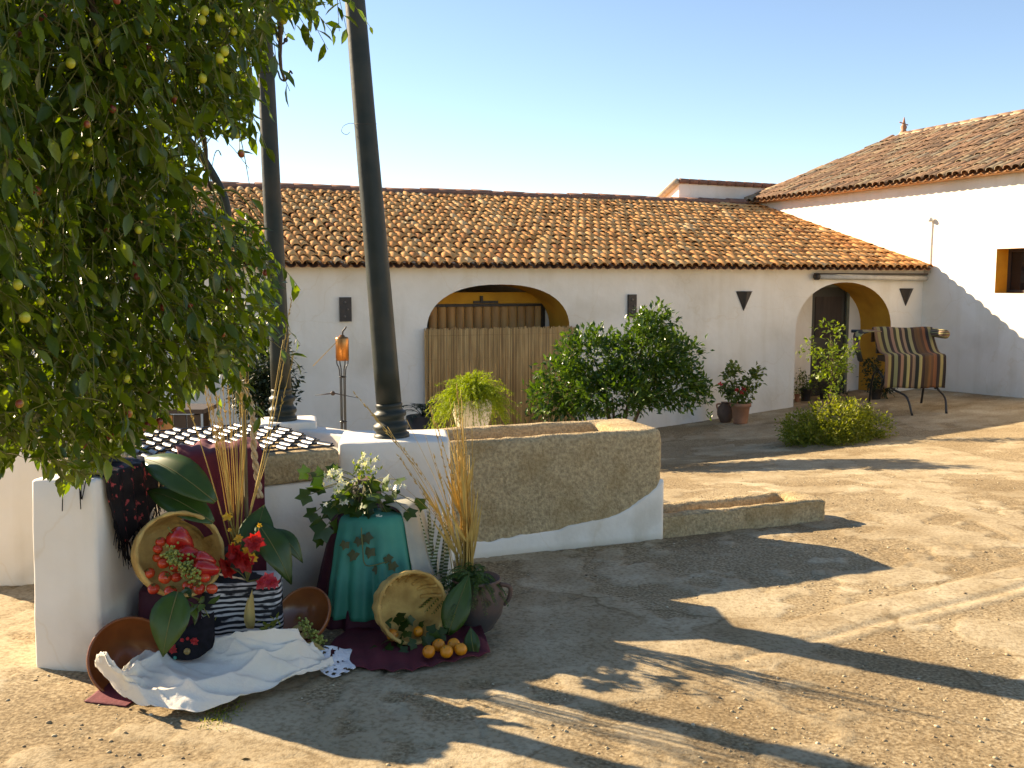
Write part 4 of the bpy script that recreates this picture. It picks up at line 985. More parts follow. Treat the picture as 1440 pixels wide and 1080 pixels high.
# ------------------------------------------------------------------ generic bushes
def blob_points(blobs, n, shell=0.55):
    """points in a union of ellipsoids (cx,cy,cz,rx,ry,rz), denser near the skin"""
    B = np.array(blobs, float); vol = B[:, 3] * B[:, 4] * B[:, 5]; k = rng.choice(len(B), n, p=vol ** 0.8 / (vol ** 0.8).sum())
    d = rdir(n); r = shell + (1 - shell) * rng.random(n) ** 0.6
    r = r * (1 + 0.16 * fbm(d * 2.5 + k[:, None] * 7, 2, 5))
    P = B[k, :3] + d * B[k, 3:] * r[:, None]; return P, d
def clumps(blobs, nc, per, spread, shell=0.6):
    P, d = blob_points(blobs, nc, shell); P = np.repeat(P, per, 0); d = np.repeat(d, per, 0)
    return P + rng.normal(0, spread, P.shape), nrmz(d + rng.normal(0, 0.6, d.shape))
def pxblobs(lst, Y): 
    out = []
    for (u, v, ru, rv, *dy) in lst:
        p = at_y(u, v, Y + (dy[0] if dy else 0)); k = Y / FPX; out.append((*p, ru * k, (ru + rv) / 2 * k, rv * k))
    return out
def bush(parent, blobs, nc, per, ln, m, spread=0.05, wr=0.45, shell=0.6, name='crown', geo=LEAF1, up=0.2):
    P, D = clumps(blobs, nc, per, spread, shell); D = D + np.array([0, 0, up]); n = len(P)
    U = D * 0.3 + np.array([0, 0, 1.0]) + rng.normal(0, 0.5, (n, 3))
    L = ln * rng.uniform(0.7, 1.25, n)
    o = obj(name, leaves_mesh(name, P, D, U, L, L * wr, m, geo), parent); stuff(o); return o
def stems(parent, base, tips, r0, r1, m=None, name='stems', lift=0.15):
    mb = MB()
    for tpt in tips:
        tpt = np.asarray(tpt, float); b = np.asarray(base, float) + rng.normal(0, 0.03, 3) * (1, 1, 0)
        P = curve([b, b * 0.45 + tpt * 0.55 + np.array([0, 0, lift * np.linalg.norm(tpt - b)]), tpt], 6); mb.add(*tube(P, np.linspace(r0, r1, len(P)), 6))
    o = obj(name, mb.mesh(name, m or G['bark']), parent)
    if len(tips) > 1: stuff(o)
    return o
def ringtips(c, r, z, n): return [np.array([c[0] + r * math.cos(6.28 * k / n + 0.4), c[1] + r * math.sin(6.28 * k / n + 0.4), z + rng.uniform(-0.15, 0.15) * r]) for k in range(n)]

# citrus shrub
Yc = 14.3; bc = at_y(868, 620, Yc); bc[2] = float(gz(bc[0], bc[1]))
cit = thing('citrus_shrub', 'broad glossy dark green citrus shrub in front of the white wall', 'shrub', bc)
cb = pxblobs([(800, 545, 52, 40), (770, 560, 32, 28, -0.1), (835, 505, 55, 45, 0.2), (905, 500, 60, 48), (930, 540, 62, 38), (915, 462, 30, 28), (860, 555, 70, 32, -0.4), (955, 500, 32, 30, 0.2), (800, 495, 22, 18), (905, 450, 18, 16, 0.1), (975, 555, 24, 18)], Yc)
bush(cit, cb, 950, 11, 0.095, G['citrus'], 0.055, 0.46, 0.45)
# upright leader shoots
P, D = [], []
for (u, v, n) in ((912, 435, 22), (898, 440, 16), (930, 452, 18), (806, 478, 14), (985, 510, 16), (992, 530, 14), (760, 520, 10), (838, 470, 14), (745, 548, 12), (780, 500, 14), (815, 470, 14), (862, 462, 16), (945, 468, 14), (968, 490, 14), (998, 548, 12), (740, 570, 10), (880, 448, 12)):
    b = at_y(u, v + 45, Yc); t = at_y(u, v, Yc)
    for k in range(n): f = rng.random(); P.append(b + (t - b) * f + rng.normal(0, 0.012, 3)); D.append((t - b) * 2 + rng.normal(0, 0.35, 3))
P, D = np.array(P), np.array(D); stuff(obj('shoots', leaves_mesh('shoots', P, D, np.array([0, 0, 1.0]) + rng.normal(0, 0.5, P.shape), 0.085, 0.034, G['citrus'], LEAF1, rng.uniform(0.6, 1.0, len(P))), cit))
stems(cit, bc, [np.array(b[:3]) for b in cb[:8]], 0.035, 0.008)

# asparagus fern in a white urn
Yf = 10.6; bf = at_y(664, 600, Yf); bf[2] = float(gz(bf[0], bf[1]))
fern = thing('asparagus_fern', 'bright feathery asparagus fern in a white urn before the reed screen', 'potted plant', bf)
tz = at_y(664, 560, Yf)[2]; hU = tz - bf[2]
obj('urn', MB().add(*lathe([(0.16, -0.03), (0.17, 0.03), (0.10, 0.10), (0.09, hU * 0.45), (0.12, hU * 0.55), (0.17, hU * 0.70), (0.21, hU * 0.85), (0.215, hU * 0.95), (0.19, hU), (0.20, hU + 0.01), (0.17, hU - 0.04)], 26, bf)).mesh('urn', MAT['white2']), fern)
c = at_y(664, 552, Yf); Ps, Ds = [], []; mb = MB()
for k in range(560):
    a = rng.uniform(0, 6.28); el = rng.uniform(-0.1, 1.5); L = rng.uniform(0.30, 0.50)
    d = np.array([math.cos(a) * math.cos(el), math.sin(a) * math.cos(el), math.sin(el)]); n = 8; t = np.linspace(0, 1, n)[:, None]
    C = c + np.array([d[0], d[1], 0]) * 0.06 + d * t * L + np.array([0, 0, -1.0]) * t ** 2 * L * rng.uniform(0.4, 1.3) + rng.normal(0, 0.006, (n, 3)) * t
    mb.add(*tube(C, np.linspace(0.002, 0.001, n), 3, False))
    for q in range(44):
        f = rng.uniform(0.12, 1) * (n - 1); i = min(int(f), n - 2); Ps.append(C[i] + (C[i + 1] - C[i]) * (f - i)); Ds.append(C[i + 1] - C[i] + rng.normal(0, 0.06, 3))
P, D = np.array(Ps), np.array(Ds)
stuff(obj('fronds', leaves_mesh('fronds', P, D, np.array([0, 0, 1.0]) + rng.normal(0, 0.5, P.shape), rng.uniform(0.02, 0.05, len(P)), 0.007, G['fern'], LEAF1), fern))
stuff(obj('stems', mb.mesh('stems', G['fern']), fern))

# sapling with shrub mound
ps = gnd(1172, 618)
mound = thing('round_shrub', 'low rounded yellow green shrub mound around the slim sapling', 'shrub', ps)
Ys = ps[1]
mbk = pxblobs([(1135, 605, 42, 26), (1175, 598, 50, 34, -0.2), (1215, 604, 40, 26), (1160, 612, 62, 20, -0.35), (1200, 585, 30, 24, 0.2), (1180, 613, 66, 18, 0.1)], Ys)
bush(mound, mbk, 1700, 8, 0.052, G['box'], 0.04, 0.55, 0.55)
stems(mound, ps, [np.array(b[:3]) for b in mbk], 0.02, 0.005)
sap = thing('slim_sapling', 'slim young tree with sparse lime green leaves rising from shrub mound', 'tree', ps + np.array([0, 0.12, 0]))
Yp = Ys + 0.12; tp0 = ps + np.array([0, 0.12, -0.02])
P = curve([tp0, at_y(1168, 560, Yp), at_y(1170, 520, Yp), at_y(1168, 470, Yp)], 6)
obj('trunk', MB().add(*tube(P, np.linspace(0.018, 0.006, len(P)), 8)).mesh('trunk', G['bark']), sap)
sb_ = pxblobs([(1168, 470, 18, 16), (1143, 488, 15, 11), (1196, 490, 15, 12), (1165, 500, 24, 16), (1180, 515, 20, 14), (1156, 520, 16, 12), (1172, 538, 16, 10), (1170, 555, 10, 8), (1132, 486, 8, 7), (1176, 464, 10, 9)], Yp)
bush(sap, sb_, 120, 6, 0.075, G['lime'], 0.045, 0.5, 0.3)
stems(sap, at_y(1170, 535, Yp), [np.array(b[:3]) for b in sb_[:6]], 0.007, 0.003)

# geranium pot and round jar by the wall
pg = gnd(1041, 594); k = pg[1] / FPX
gp = thing('geranium_pot', 'terracotta pot of pale green geranium with red blooms against white wall', 'potted plant', pg)
w_ = 13.5 * k; hp_ = 28 * k
obj('pot', MB().add(*lathe([(w_ * 0.72, -0.02), (w_ * 0.75, 0.02), (w_ * 0.95, hp_ * 0.8), (w_ * 1.08, hp_ * 0.82), (w_ * 1.08, hp_), (w_ * 0.95, hp_), (w_ * 0.9, hp_ * 0.9)], 24, pg)).mesh('pot', MAT['pot']), gp)
gb = pxblobs([(1040, 556, 18, 9), (1026, 535, 9, 14), (1030, 522, 10, 8), (1060, 533, 9, 10), (1066, 523, 8, 6), (1046, 545, 10, 8), (1022, 548, 9, 5)], pg[1])
bush(gp, gb, 130, 5, 0.085, G['gera'], 0.04, 0.8, 0.5)
stems(gp, pg + np.array([0, 0, hp_ * 0.9]), [np.array(b[:3]) for b in gb], 0.012, 0.005, G['twig'])
redm = mat('red_petal', (0.42, 0.015, 0.012), (0.55, 0.04, 0.03), 20, 0.6)
for (u, v) in ((1013, 539), (1036, 548), (1042, 552), (1047, 547)):
    p = at_y(u, v, pg[1] - 0.15); mb = MB()
    for q in range(9): mb.add(*ball(p + rng.normal(0, 0.016, 3), 0.018, 7, 5))
    stuff(obj('bloom', mb.mesh('bloom', redm), gp))
pj = gnd(1020, 592)
jar = thing('round_jar', 'dark round clay jar standing beside the geranium pot', 'jar', pj)
k = pj[1] / FPX; rj = 12.0 * k
obj('body', MB().add(*lathe([(rj * 0.6, -0.02), (rj * 0.7, 0.02), (rj * 0.97, rj * 0.7), (rj, rj * 1.1), (rj * 0.85, rj * 1.7), (rj * 0.55, rj * 2.0), (rj * 0.5, rj * 2.15), (rj * 0.6, rj * 2.25), (rj * 0.45, rj * 2.2)], 24, pj)).mesh('body', mat('brown_clay', (0.17, 0.10, 0.065), (0.10, 0.06, 0.04), 6, 0.8, 0.3)), jar)
obj('handle', MB().add(*tube(curve([pj + (-rj * 0.5, 0, rj * 2.05), pj + (-rj * 1.05, 0, rj * 1.95), pj + (-rj * 0.9, 0, rj * 1.3)], 5), 0.018, 6)).mesh('handle', MAT['pot']), jar)

def potted(u, v, wpx, hpx, blobs, m, label, ln, nc, name='potted_plant', pm=None, dy=0.0):
    p = gnd(u, v); p[1] += dy; k = p[1] / FPX; t = thing(name, label, 'potted plant', p); w, h = wpx * k / 2, hpx * k
    obj('pot', MB().add(*lathe([(w * 0.75, -0.03), (w * 0.78, 0.02), (w, h * 0.85), (w * 1.08, h * 0.86), (w * 1.08, h), (w * 0.9, h), (w * 0.85, h * 0.9)], 20, p)).mesh('pot', pm or MAT['dark_iron']), t)
    b = pxblobs(blobs, p[1]); bush(t, b, nc, 6, ln, m, 0.04, 0.4, 0.4)
    stems(t, p + np.array([0, 0, h * 0.8]), [np.array(q[:3]) for q in b], 0.01, 0.004, G['twig']); return t
potted(1133, 562, 16, 16, [(1133, 535, 15, 12), (1126, 540, 9, 9), (1142, 545, 9, 8)], G['gera'], 'small dark pot with bushy green plant at the doorway edge', 0.06, 80)
potted(1121, 564, 7, 10, [(1121, 551, 5, 4)], G['gera'], 'tiny terracotta pot beside the doorway edge', 0.05, 14, pm=MAT['pot'])
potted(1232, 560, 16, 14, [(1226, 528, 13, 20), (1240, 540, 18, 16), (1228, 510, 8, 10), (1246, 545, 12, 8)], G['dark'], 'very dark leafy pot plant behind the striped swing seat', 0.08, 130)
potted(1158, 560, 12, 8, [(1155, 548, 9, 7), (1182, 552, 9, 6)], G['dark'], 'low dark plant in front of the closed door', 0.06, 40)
# dark shrub behind the far column, dark palm by the archway
def free_plant(name, label, base_uv, Y, blobs, m, ln, nc, spread=0.05, wr=0.4):
    b = at_y(*base_uv, Y); b[2] = float(gz(b[0], b[1])); t = thing(name, label, 'plant', b); bl = pxblobs(blobs, Y)
    bush(t, bl, nc, 8, ln, m, spread, wr, 0.4); stems(t, b, [np.array(q[:3]) for q in bl], 0.025, 0.006); return t
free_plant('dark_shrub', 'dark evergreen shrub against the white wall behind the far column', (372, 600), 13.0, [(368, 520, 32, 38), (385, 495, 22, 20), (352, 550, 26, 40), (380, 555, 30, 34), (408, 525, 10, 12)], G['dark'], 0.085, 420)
bp_ = at_y(592, 600, 14.5); bp_[2] = float(gz(bp_[0], bp_[1]))
palm = thing('dark_palm', 'small dark palm in a pot beside the wide archway', 'potted plant', bp_)
cp_ = at_y(594, 585, 14.5)
obj('pot', MB().add(*lathe([(0.14, -0.03), (0.15, 0.03), (0.22, max(0.3, cp_[2] - bp_[2])), (0.2, max(0.3, cp_[2] - bp_[2]))], 18, bp_)).mesh('pot', MAT['dark_iron']), palm)
Ps, Ds, Ls = [], [], []; mb = MB()
for k in range(16):
    a = rng.uniform(0, 6.28); el = rng.uniform(0.5, 1.3); L = rng.uniform(0.35, 0.6); d = np.array([math.cos(a) * math.cos(el), math.sin(a) * math.cos(el), math.sin(el)])
    t = np.linspace(0, 1, 9)[:, None]; C = cp_ + d * t * L + np.array([0, 0, -1.0]) * t ** 2 * L * 0.55; mb.add(*tube(C, np.linspace(0.006, 0.002, 9), 4))
    for q in range(24):
        i = 2 + (q // 2) % 6; s = nrmz(np.cross(d, (0, 0, 1))) * (1 if q % 2 else -1); Ps.append(C[i] + (C[i + 1] - C[i]) * rng.random()); Ds.append(s + nrmz(C[i + 1] - C[i]) * 0.9 + np.array([0, 0, -0.3])); Ls.append(rng.uniform(0.10, 0.17))
P, D, Ls = np.array(Ps), np.array(Ds), np.array(Ls)
stuff(obj('fronds', leaves_mesh('fronds', P, D, np.array([0, 0, 1.0]) + rng.normal(0, 0.2, P.shape), Ls, Ls * 0.13, G['dark'], LEAF1), palm)); stuff(obj('stems', mb.mesh('stems', G['dark']), palm))
# weeds growing in a crack
wd0 = on_z(312, 1000)
P = wd0 + np.column_stack([rng.normal(0, 0.05, 160), rng.normal(0, 0.07, 160), np.zeros(160)]); P[:, 2] = gh(P[:, 0], P[:, 1])
D = rng.normal(0, 0.6, (160, 3)); D[:, 2] = 0.6
wo = obj('crack_weeds', leaves_mesh('crack_weeds', P, D, np.array([0, 0, 1.0]) + rng.normal(0, 0.4, P.shape), rng.uniform(0.012, 0.03, 160), 0.007, G['box'], LEAF1)); stuff(wo)
wo['label'] = 'tiny green weeds sprouting from a crack in the paving'; wo['category'] = 'weeds'

# ================================================================== OBJECTS BEHIND THE WELL
# garden torch
Yt = 9.3; tb = at_y(482, 620, Yt); tb[2] = float(gz(tb[0], tb[1]))
torch = thing('garden_torch', 'copper oil torch on thin black iron legs against white wall', 'torch', tb)
c0 = at_y(481.5, 507, Yt); c1 = at_y(482, 474, Yt); hc = c1[2] - c0[2]
cm = mat('copper', (0.50, 0.22, 0.075), (0.38, 0.15, 0.05), 5, 0.34, metallic=1.0)
obj('canister', MB().add(*lathe([(0.055, 0), (0.062, 0.004), (0.062, hc * 0.93), (0.055, hc), (0.03, hc + 0.005), (0.022, hc + 0.02), (0.012, hc + 0.022)], 22, c0)).mesh('canister', cm), torch)
obj('wick', MB().add(*tube(curve([c1 + (0, 0, 0.0), c1 + (0.0, 0, 0.05), c1 + (0.02, 0, 0.075), c1 + (0.035, 0, 0.10)], 4), [0.008] * 12 + [0.003], 6)).mesh('wick', MAT['dark_iron']), torch)
for k in range(4):
    a = 0.6 + k * 1.571; dv = np.array([math.cos(a), math.sin(a), 0])
    P = curve([c0 + dv * 0.058 + (0, 0, 0.02), c0 + dv * 0.055 + (0, 0, -0.03), c0 + dv * 0.026 + (0, 0, -0.17), c0 * (1, 1, 0) + dv * 0.026 + (0, 0, tb[2] + 0.5), c0 * (1, 1, 0) + dv * 0.03 + (0, 0, tb[2] - 0.03)], 4)
    obj('leg', MB().add(*tube(P, 0.0055, 6)).mesh('leg', MAT['black_iron']), torch)
for zz in (at_y(480, 530, Yt)[2], at_y(480, 593, Yt)[2]):
    obj('hoop', MB().add(*lathe([(0.028, -0.008), (0.034, -0.004), (0.034, 0.004), (0.028, 0.008)], 14, (c0[0], c0[1], zz), cap0=False, cap1=False)).mesh('hoop', MAT['black_iron']), torch)
obj('snuffer_rod', MB().add(*tube([at_y(474, 480, Yt - 0.07), at_y(440, 515, Yt - 0.1)], 0.0035, 5)).mesh('snuffer_rod', G['dry']), torch)
zc = at_y(470, 553, Yt)
obj('spike', MB().add(*tube([at_y(443, 556, Yt), at_y(460, 554, Yt), zc, at_y(505, 560, Yt)], [0.002, 0.006, 0.006, 0.002], 6)).add(*ball(at_y(468, 553, Yt), 0.022, 10, 7)).mesh('spike', MAT['dark_wood']), torch)

# work bench seen between branches and grate
Yb = 10.2; b0 = at_y(150, 600, Yb); b1 = at_y(282, 600, Yb); zt_ = at_y(220, 578, Yb)[2]; gb_ = float(gz(b0[0], Yb))
bench = thing('wooden_bench', 'old wooden bench with plank front behind the iron grate', 'bench', ((b0[0] + b1[0]) / 2, Yb, gb_))
wm = mat('orange_wood', (0.40, 0.19, 0.05), (0.26, 0.11, 0.03), 6, 0.6, stretch=(1, 1, 0.2)); npk = 7; wpk = (b1[0] - b0[0]) / npk
for k in range(npk):
    obj('plank', MB().add(*box((b0[0] + (k + 0.5) * wpk, Yb, (zt_ + gb_ + 0.1) / 2 - 0.02), (wpk - 0.012, 0.03, zt_ - gb_ - 0.14))).mesh('plank', wm if k < 5 else MAT['dark_wood'], False), bench)
obj('bench_top', MB().add(*box(((b0[0] + b1[0]) / 2, Yb + 0.2, zt_), (b1[0] - b0[0] + 0.1, 0.5, 0.045))).mesh('bench_top', MAT['dark_wood'], False), bench)
for sx in (b0[0] + 0.05, b1[0] - 0.05):
    for sy in (Yb + 0.05, Yb + 0.38):
        obj('leg', MB().add(*box((sx, sy, (zt_ + gb_) / 2 - 0.04), (0.06, 0.06, zt_ - gb_))).mesh('leg', MAT['dark_wood'], False), bench)

# ------------------------------------------------------------------ garden swing seat with striped blanket
pl, pr_ = gnd(1283, 583), gnd(1331, 580); pbl, pbr = gnd(1243, 556), gnd(1322, 556)
cw = (pl + pr_ + pbl + pbr) / 4
sw = thing('swing_seat', 'garden seat on curved iron legs by the tall white wall', 'swing seat', (cw[0], cw[1], float(gz(cw[0], cw[1]))))
ax_ = nrmz(np.array([math.cos(R(-2)), math.sin(R(-2)), 0])); ay_ = np.array([-ax_[1], ax_[0], 0]); Yw = pl[1] + 0.35
k = Yw / FPX
xl, xr = at_y(1252, 500, Yw)[0], at_y(1330, 500, Yw)[0]
zs, zbk, zlo = at_y(1290, 500, Yw)[2], at_y(1290, 464, Yw + 0.55)[2], at_y(1290, 546, Yw)[2]
gzs = float(gz(cw[0], cw[1]))
for x, y, bend in ((xl, Yw + 0.12, 1), (xr, Yw + 0.12, 0)):
    foot = pl if bend else pr_
    P = curve([(x + 0.02, y + 0.5, zs - 0.35), (x + 0.15 * bend, y + 0.2, zlo - 0.02), (x + (foot[0] - x) * 0.8, foot[1] + 0.15, (zlo + gzs) / 2 + 0.06), (foot[0], foot[1], foot[2] - 0.02)], 6)
    obj('front_leg', MB().add(*tube(P, 0.022, 8)).mesh('front_leg', MAT['black_iron']), sw)
    P = curve([(x, y + 0.5, zs - 0.3), (x, y + 0.75, (zs + gzs) / 2), (x + 0.02, y + 0.95, gzs - 0.02)], 5)
    obj('rear_leg', MB().add(*tube(P, 0.022, 8)).mesh('rear_leg', MAT['black_iron']), sw)
    P = curve([(x, y + 0.62, zbk - 0.05), (x, y + 0.55, zs + 0.12), (x, y + 0.1, zs - 0.02), (x, y - 0.02, zs - 0.2), (x + 0.01, y + 0.3, zlo - 0.05)], 6)
    obj('side_frame', MB().add(*tube(P, 0.025, 8)).mesh('side_frame', MAT['black_iron']), sw)
obj('seat', MB().add(*box(((xl + xr) / 2, Yw + 0.36, zs - 0.09), (xr - xl, 0.6, 0.10))).mesh('seat', MAT['dark_wood'], False), sw)
obj('backrest', MB().add(*box(((xl + xr) / 2, Yw + 0.72, (zs + zbk) / 2 - 0.02), (xr - xl, 0.08, zbk - zs - 0.02))).mesh('backrest', MAT['dark_wood'], False), sw)
obj('top_rail', MB().add(*tube([(xl - 0.5, Yw + 0.72, zbk - 0.03), (xr + 0.1, Yw + 0.72, zbk - 0.03)], 0.03, 8)).mesh('top_rail', MAT['black_iron']), sw)
def stripe_mat():
    m = bpy.data.materials.new('striped_weave'); m.use_nodes = True; t = m.node_tree; N = t.nodes; L = t.links; bs = N['Principled BSDF']
    at = N.new('ShaderNodeAttribute'); at.attribute_name = 'rnd'; r = N.new('ShaderNodeValToRGB'); r.color_ramp.interpolation = 'CONSTANT'; e = r.color_ramp.elements
    cols = [(0.30, 0.16, 0.09), (0.40, 0.30, 0.11), (0.05, 0.035, 0.02), (0.42, 0.36, 0.15), (0.07, 0.04, 0.03), (0.36, 0.20, 0.13), (0.05, 0.045, 0.02), (0.45, 0.38, 0.16), (0.06, 0.035, 0.03), (0.38, 0.24, 0.14), (0.04, 0.035, 0.02), (0.44, 0.36, 0.15), (0.06, 0.03, 0.02), (0.16, 0.08, 0.03), (0.20, 0.09, 0.03), (0.13, 0.06, 0.03), (0.36, 0.13, 0.05), (0.06, 0.035, 0.025), (0.38, 0.30, 0.12), (0.05, 0.03, 0.02)]
    while len(e) < len(cols): e.new(0.5)
    for k, c in enumerate(cols): e[k].position = k / len(cols); e[k].color = (*[0.72 * q for q in c], 1)
    L.new(at.outputs['Fac'], r.inputs[0]); L.new(r.outputs[0], bs.inputs['Base Color']); bs.inputs['Roughness'].default_value = 0.9; return m
SM = stripe_mat()
blk = thing('striped_blanket', 'brown and ochre striped blanket thrown over the garden seat', 'blanket', ((xl + xr) / 2, Yw + 0.3, zs - 0.02))
prof = curve([(0.80, zbk - 0.25), (0.76, zbk + 0.02), (0.66, zbk + 0.01), (0.56, (zbk + zs) / 2 + 0.05), (0.34, zs + 0.05), (0.06, zs + 0.01), (0.01, zs - 0.08), (0.0, (zs + zlo) / 2), (0.02, zlo)], 5)
npf = len(prof); nx_ = 81
def bl(a, b):
    i = np.clip((b * (npf - 1)).round().astype(int), 0, npf - 1); x = (xl - 0.10) + (xr + 0.10 - xl) * a
    fold = 0.014 * np.sin(a * 38 + b * 3) * b + 0.012 * np.sin(a * 17)
    return np.column_stack([x + 0.03 * (1 - b) * np.sin(a * 3), Yw + prof[i, 0] - 0.03 + fold, prof[i, 1] + 0.01 * np.sin(a * 9) + 0.004])
V, F = sheet(bl, nx_, npf); ra = np.repeat(np.linspace(0, 0.999, nx_), npf)
o = obj('throw', mk_mesh('throw', V, F, SM, True, ra), blk); solidify(o, 0.012, 1.0)
# folded end hanging at the left arm, roll at the right
def arm_(a, b):
    x = xl - 0.12 - 0.42 * np.sin(b * 2.2) * (1 - 0.2 * a) ; return np.column_stack([x + 0.02 * np.sin(a * 9), Yw + 0.15 + 0.6 * a, zbk - 0.01 - 0.12 * b ** 2 - 0.42 * b ** 4 - 0.05 * np.sin(a * 5) * b])
V, F = sheet(arm_, 16, 20); o = obj('hanging_corner', mk_mesh('hanging_corner', V, F, SM, True, np.tile(np.linspace(0.0, 0.35, 20), 16)), blk); solidify(o, 0.012)
P = [(xr + 0.02, Yw + 0.1, zbk - 0.06), (xr + 0.02, Yw + 0.8, zbk - 0.05)]
V, F = tube(np.linspace(P[0], P[1], 10), 0.085, 16); o = obj('rolled_end', mk_mesh('rolled_end', V, F, SM, True, np.clip(0.5 + (V[:, 2] - zbk) * 3, 0, 0.99)), blk)

# ================================================================== HARVEST DISPLAY IN FRONT OF THE WELL
def upsample(C, nu, nv):
    C = np.asarray(C, float)
    def cr(A, n):
        m = len(A); t = np.linspace(0, m - 1, n); i = np.clip(t.astype(int), 0, m - 2); f = (t - i)[:, None, None]
        g = lambda k: A[np.clip(k, 0, m - 1)]
        p0, p1, p2, p3 = g(i - 1), g(i), g(i + 1), g(i + 2)
        return 0.5 * (2 * p1 + (p2 - p0) * f + (2 * p0 - 5 * p1 + 4 * p2 - p3) * f ** 2 + (3 * p1 - p0 - 3 * p2 + p3) * f ** 3)
    return cr(cr(C, nu).transpose(1, 0, 2), nv).transpose(1, 0, 2)
def net(C, nu, nv, amp=0.0, sc=8.0, seed=0, fold=None):
    S = upsample(C, nu, nv); V = S.reshape(-1, 3)
    a, b = np.meshgrid(np.linspace(0, 1, nu), np.linspace(0, 1, nv), indexing='ij')
    if amp: V = noisy(V, amp, sc, seed, 3)
    if fold is not None: V = V + fold(a.ravel(), b.ravel())
    F = [(i * nv + j, (i + 1) * nv + j, (i + 1) * nv + j + 1, i * nv + j + 1) for i in range(nu - 1) for j in range(nv - 1)]
    return V, F
def cloth(name, part, label, V, F, m, cat='cloth', th=0.004):
    c = V.mean(0); c[2] = V[:, 2].min(); t = thing(name, label, cat, c)
    o = obj(part, mk_mesh(part, V, F, m, True), t); solidify(o, th); return t
g0_ = lambda x, y: float(gh(np.array([x]), np.array([y]))[0])
def og(u, v, dz=0.0):
    p = on_z(u, v, -0.015); p[2] = g0_(p[0], p[1]) + dz; return p
def blade(base, tip, width, up=(0, 0, 1), droop=0.12, n=9, cup=0.18, wavy=0.0, sharp=0.85):
    """one broad leaf with midrib fold"""
    base, tip = np.asarray(base, float), np.asarray(tip, float); d = tip - base; L = np.linalg.norm(d); x, y, z = basis(d, up)
    V, F = [], []
    for k in range(n + 1):
        t = k / n; w = width * 0.5 * max(math.sin(math.pi * min(1, t * 0.97 + 0.03) ** sharp), 0.02 if k else 0.05)
        c = base + d * t + z * (droop * L * math.sin(math.pi * t))
        wz = wavy * width * math.sin(t * 11)
        for s in (-1, -0.5, 0, 0.5, 1): V.append(c + x * w * s + z * (cup * w * abs(s) ** 1.5 + wz * s))
    for k in range(n):
        for i in range(4): a = k * 5 + i; F.append((a, a + 1, a + 6, a + 5))
    return np.array(V), F
def leaf_thing(name, label, base, tip, width, m, group=None, **kw):
    V, F = blade(base, tip, width, **kw); t = thing(name, label, 'leaf', base, 0, group)
    o = obj('blade', mk_mesh('blade', V, F, m, True, np.full(len(V), rng.random())), t); solidify(o, 0.0015)
    n = len(V) // 5; mid = V[2::5] + np.array([0, -0.002, 0.001])
    obj('midrib', MB().add(*tube(mid, np.linspace(0.004, 0.001, n), 5)).mesh('midrib', G['twig']), t); return t

# ---- supports
def draped_block(label, c, w, d, h, rz, m, name='draped_stand', flare=0.04, sd=0):
    z0 = g0_(*c) - 0.02; t = thing(name, label, 'stand', (*c, z0), rz); n = 10
    rs = [ring(rrect(w + flare, d + flare, 0.06, 6, 10), 0), ring(rrect(w + flare * 0.6, d + flare * 0.6, 0.06, 6, 10), h * 0.3), ring(rrect(w, d, 0.05, 6, 10), h * 0.7), ring(rrect(w, d, 0.05, 6, 10), h * 0.96), ring(rrect(w - 0.03, d - 0.03, 0.05, 6, 10), h), ring(rrect(w - 0.12, d - 0.12, 0.05, 6, 10), h + 0.004)]
    V, F = loft(rs); a = np.arctan2(V[:, 1], V[:, 0]); r = 1 + 0.05 * np.sin(a * 9 + sd) * np.clip(1 - V[:, 2] / h, 0, 1); V[:, :2] *= r[:, None]
    obj('cover', mk_mesh('cover', noisy(V, 0.008, 7, sd), F, m, True), t, True); return t
draped_block('burgundy cloth covered stand under the tilted straw tray', (-1.92, 5.66), 0.46, 0.30, 0.40, R(10), MAT['burg'], sd=1)

# ---- black embroidered shawl on the plinth
MAT['shawl'].node_tree.nodes['Principled BSDF'].inputs['Specular IOR Level'].default_value = 0.1
SHM = mat('embroidered_shawl', (0.012, 0.010, 0.011), (0.018, 0.014, 0.015), 8, 0.55, c3=(0.40, 0.06, 0.06), scale3=24, ramp3=(0.61, 0.64), bump=0.3, bscale=60, spec=0.1)
rA = R(-8)
def pa(x, y, z): q = rot2(np.array([[x, y]]), rA)[0] + PA; return np.array([q[0], q[1], z])
ex = 0.40 * 0.93 / 2
rows = []
for (y, inn, bot) in ((-0.24, 0.10, 0.80), (-0.17, 0.18, 0.68), (-0.08, 0.26, 0.62), (0.02, 0.24, 0.70), (0.12, 0.14, 0.66), (0.22, 0.16, 0.76), (0.30, 0.12, 0.90)):
    rows.append([pa(ex - inn, y, 1.045), pa(ex - inn * 0.5, y, 1.05), pa(ex - 0.01, y, 1.046), pa(ex + 0.022, y, 1.02), pa(ex + 0.028, y + 0.01, 0.5 * (1.02 + bot)), pa(ex + 0.045, y + 0.02, bot)])
V, F = net(rows, 40, 40, 0.006, 14, 3, fold=lambda a, b: np.column_stack([0.014 * np.sin(a * 30) * b, 0 * a, 0.010 * np.abs(np.sin(a * 22)) * (1 - b)]))
sh = cloth('black_shawl', 'embroidery', 'black shawl with red embroidery hanging over the white plinth', V, F, SHM, 'shawl', 0.003)
mb = MB(); bot = upsample(rows, 60, 40)[:, -1]
for p in bot:
    for q in range(2):
        s = p + np.array([0.004, rng.uniform(-0.005, 0.005), 0.01]); L = rng.uniform(0.10, 0.17)
        mb.add(*tube([s, s + (rng.normal(0, 0.006) + 0.006, rng.normal(0, 0.006), -L * 0.5), s + (rng.normal(0, 0.012) + 0.008, rng.normal(0, 0.012), -L)], 0.0022, 3, False))
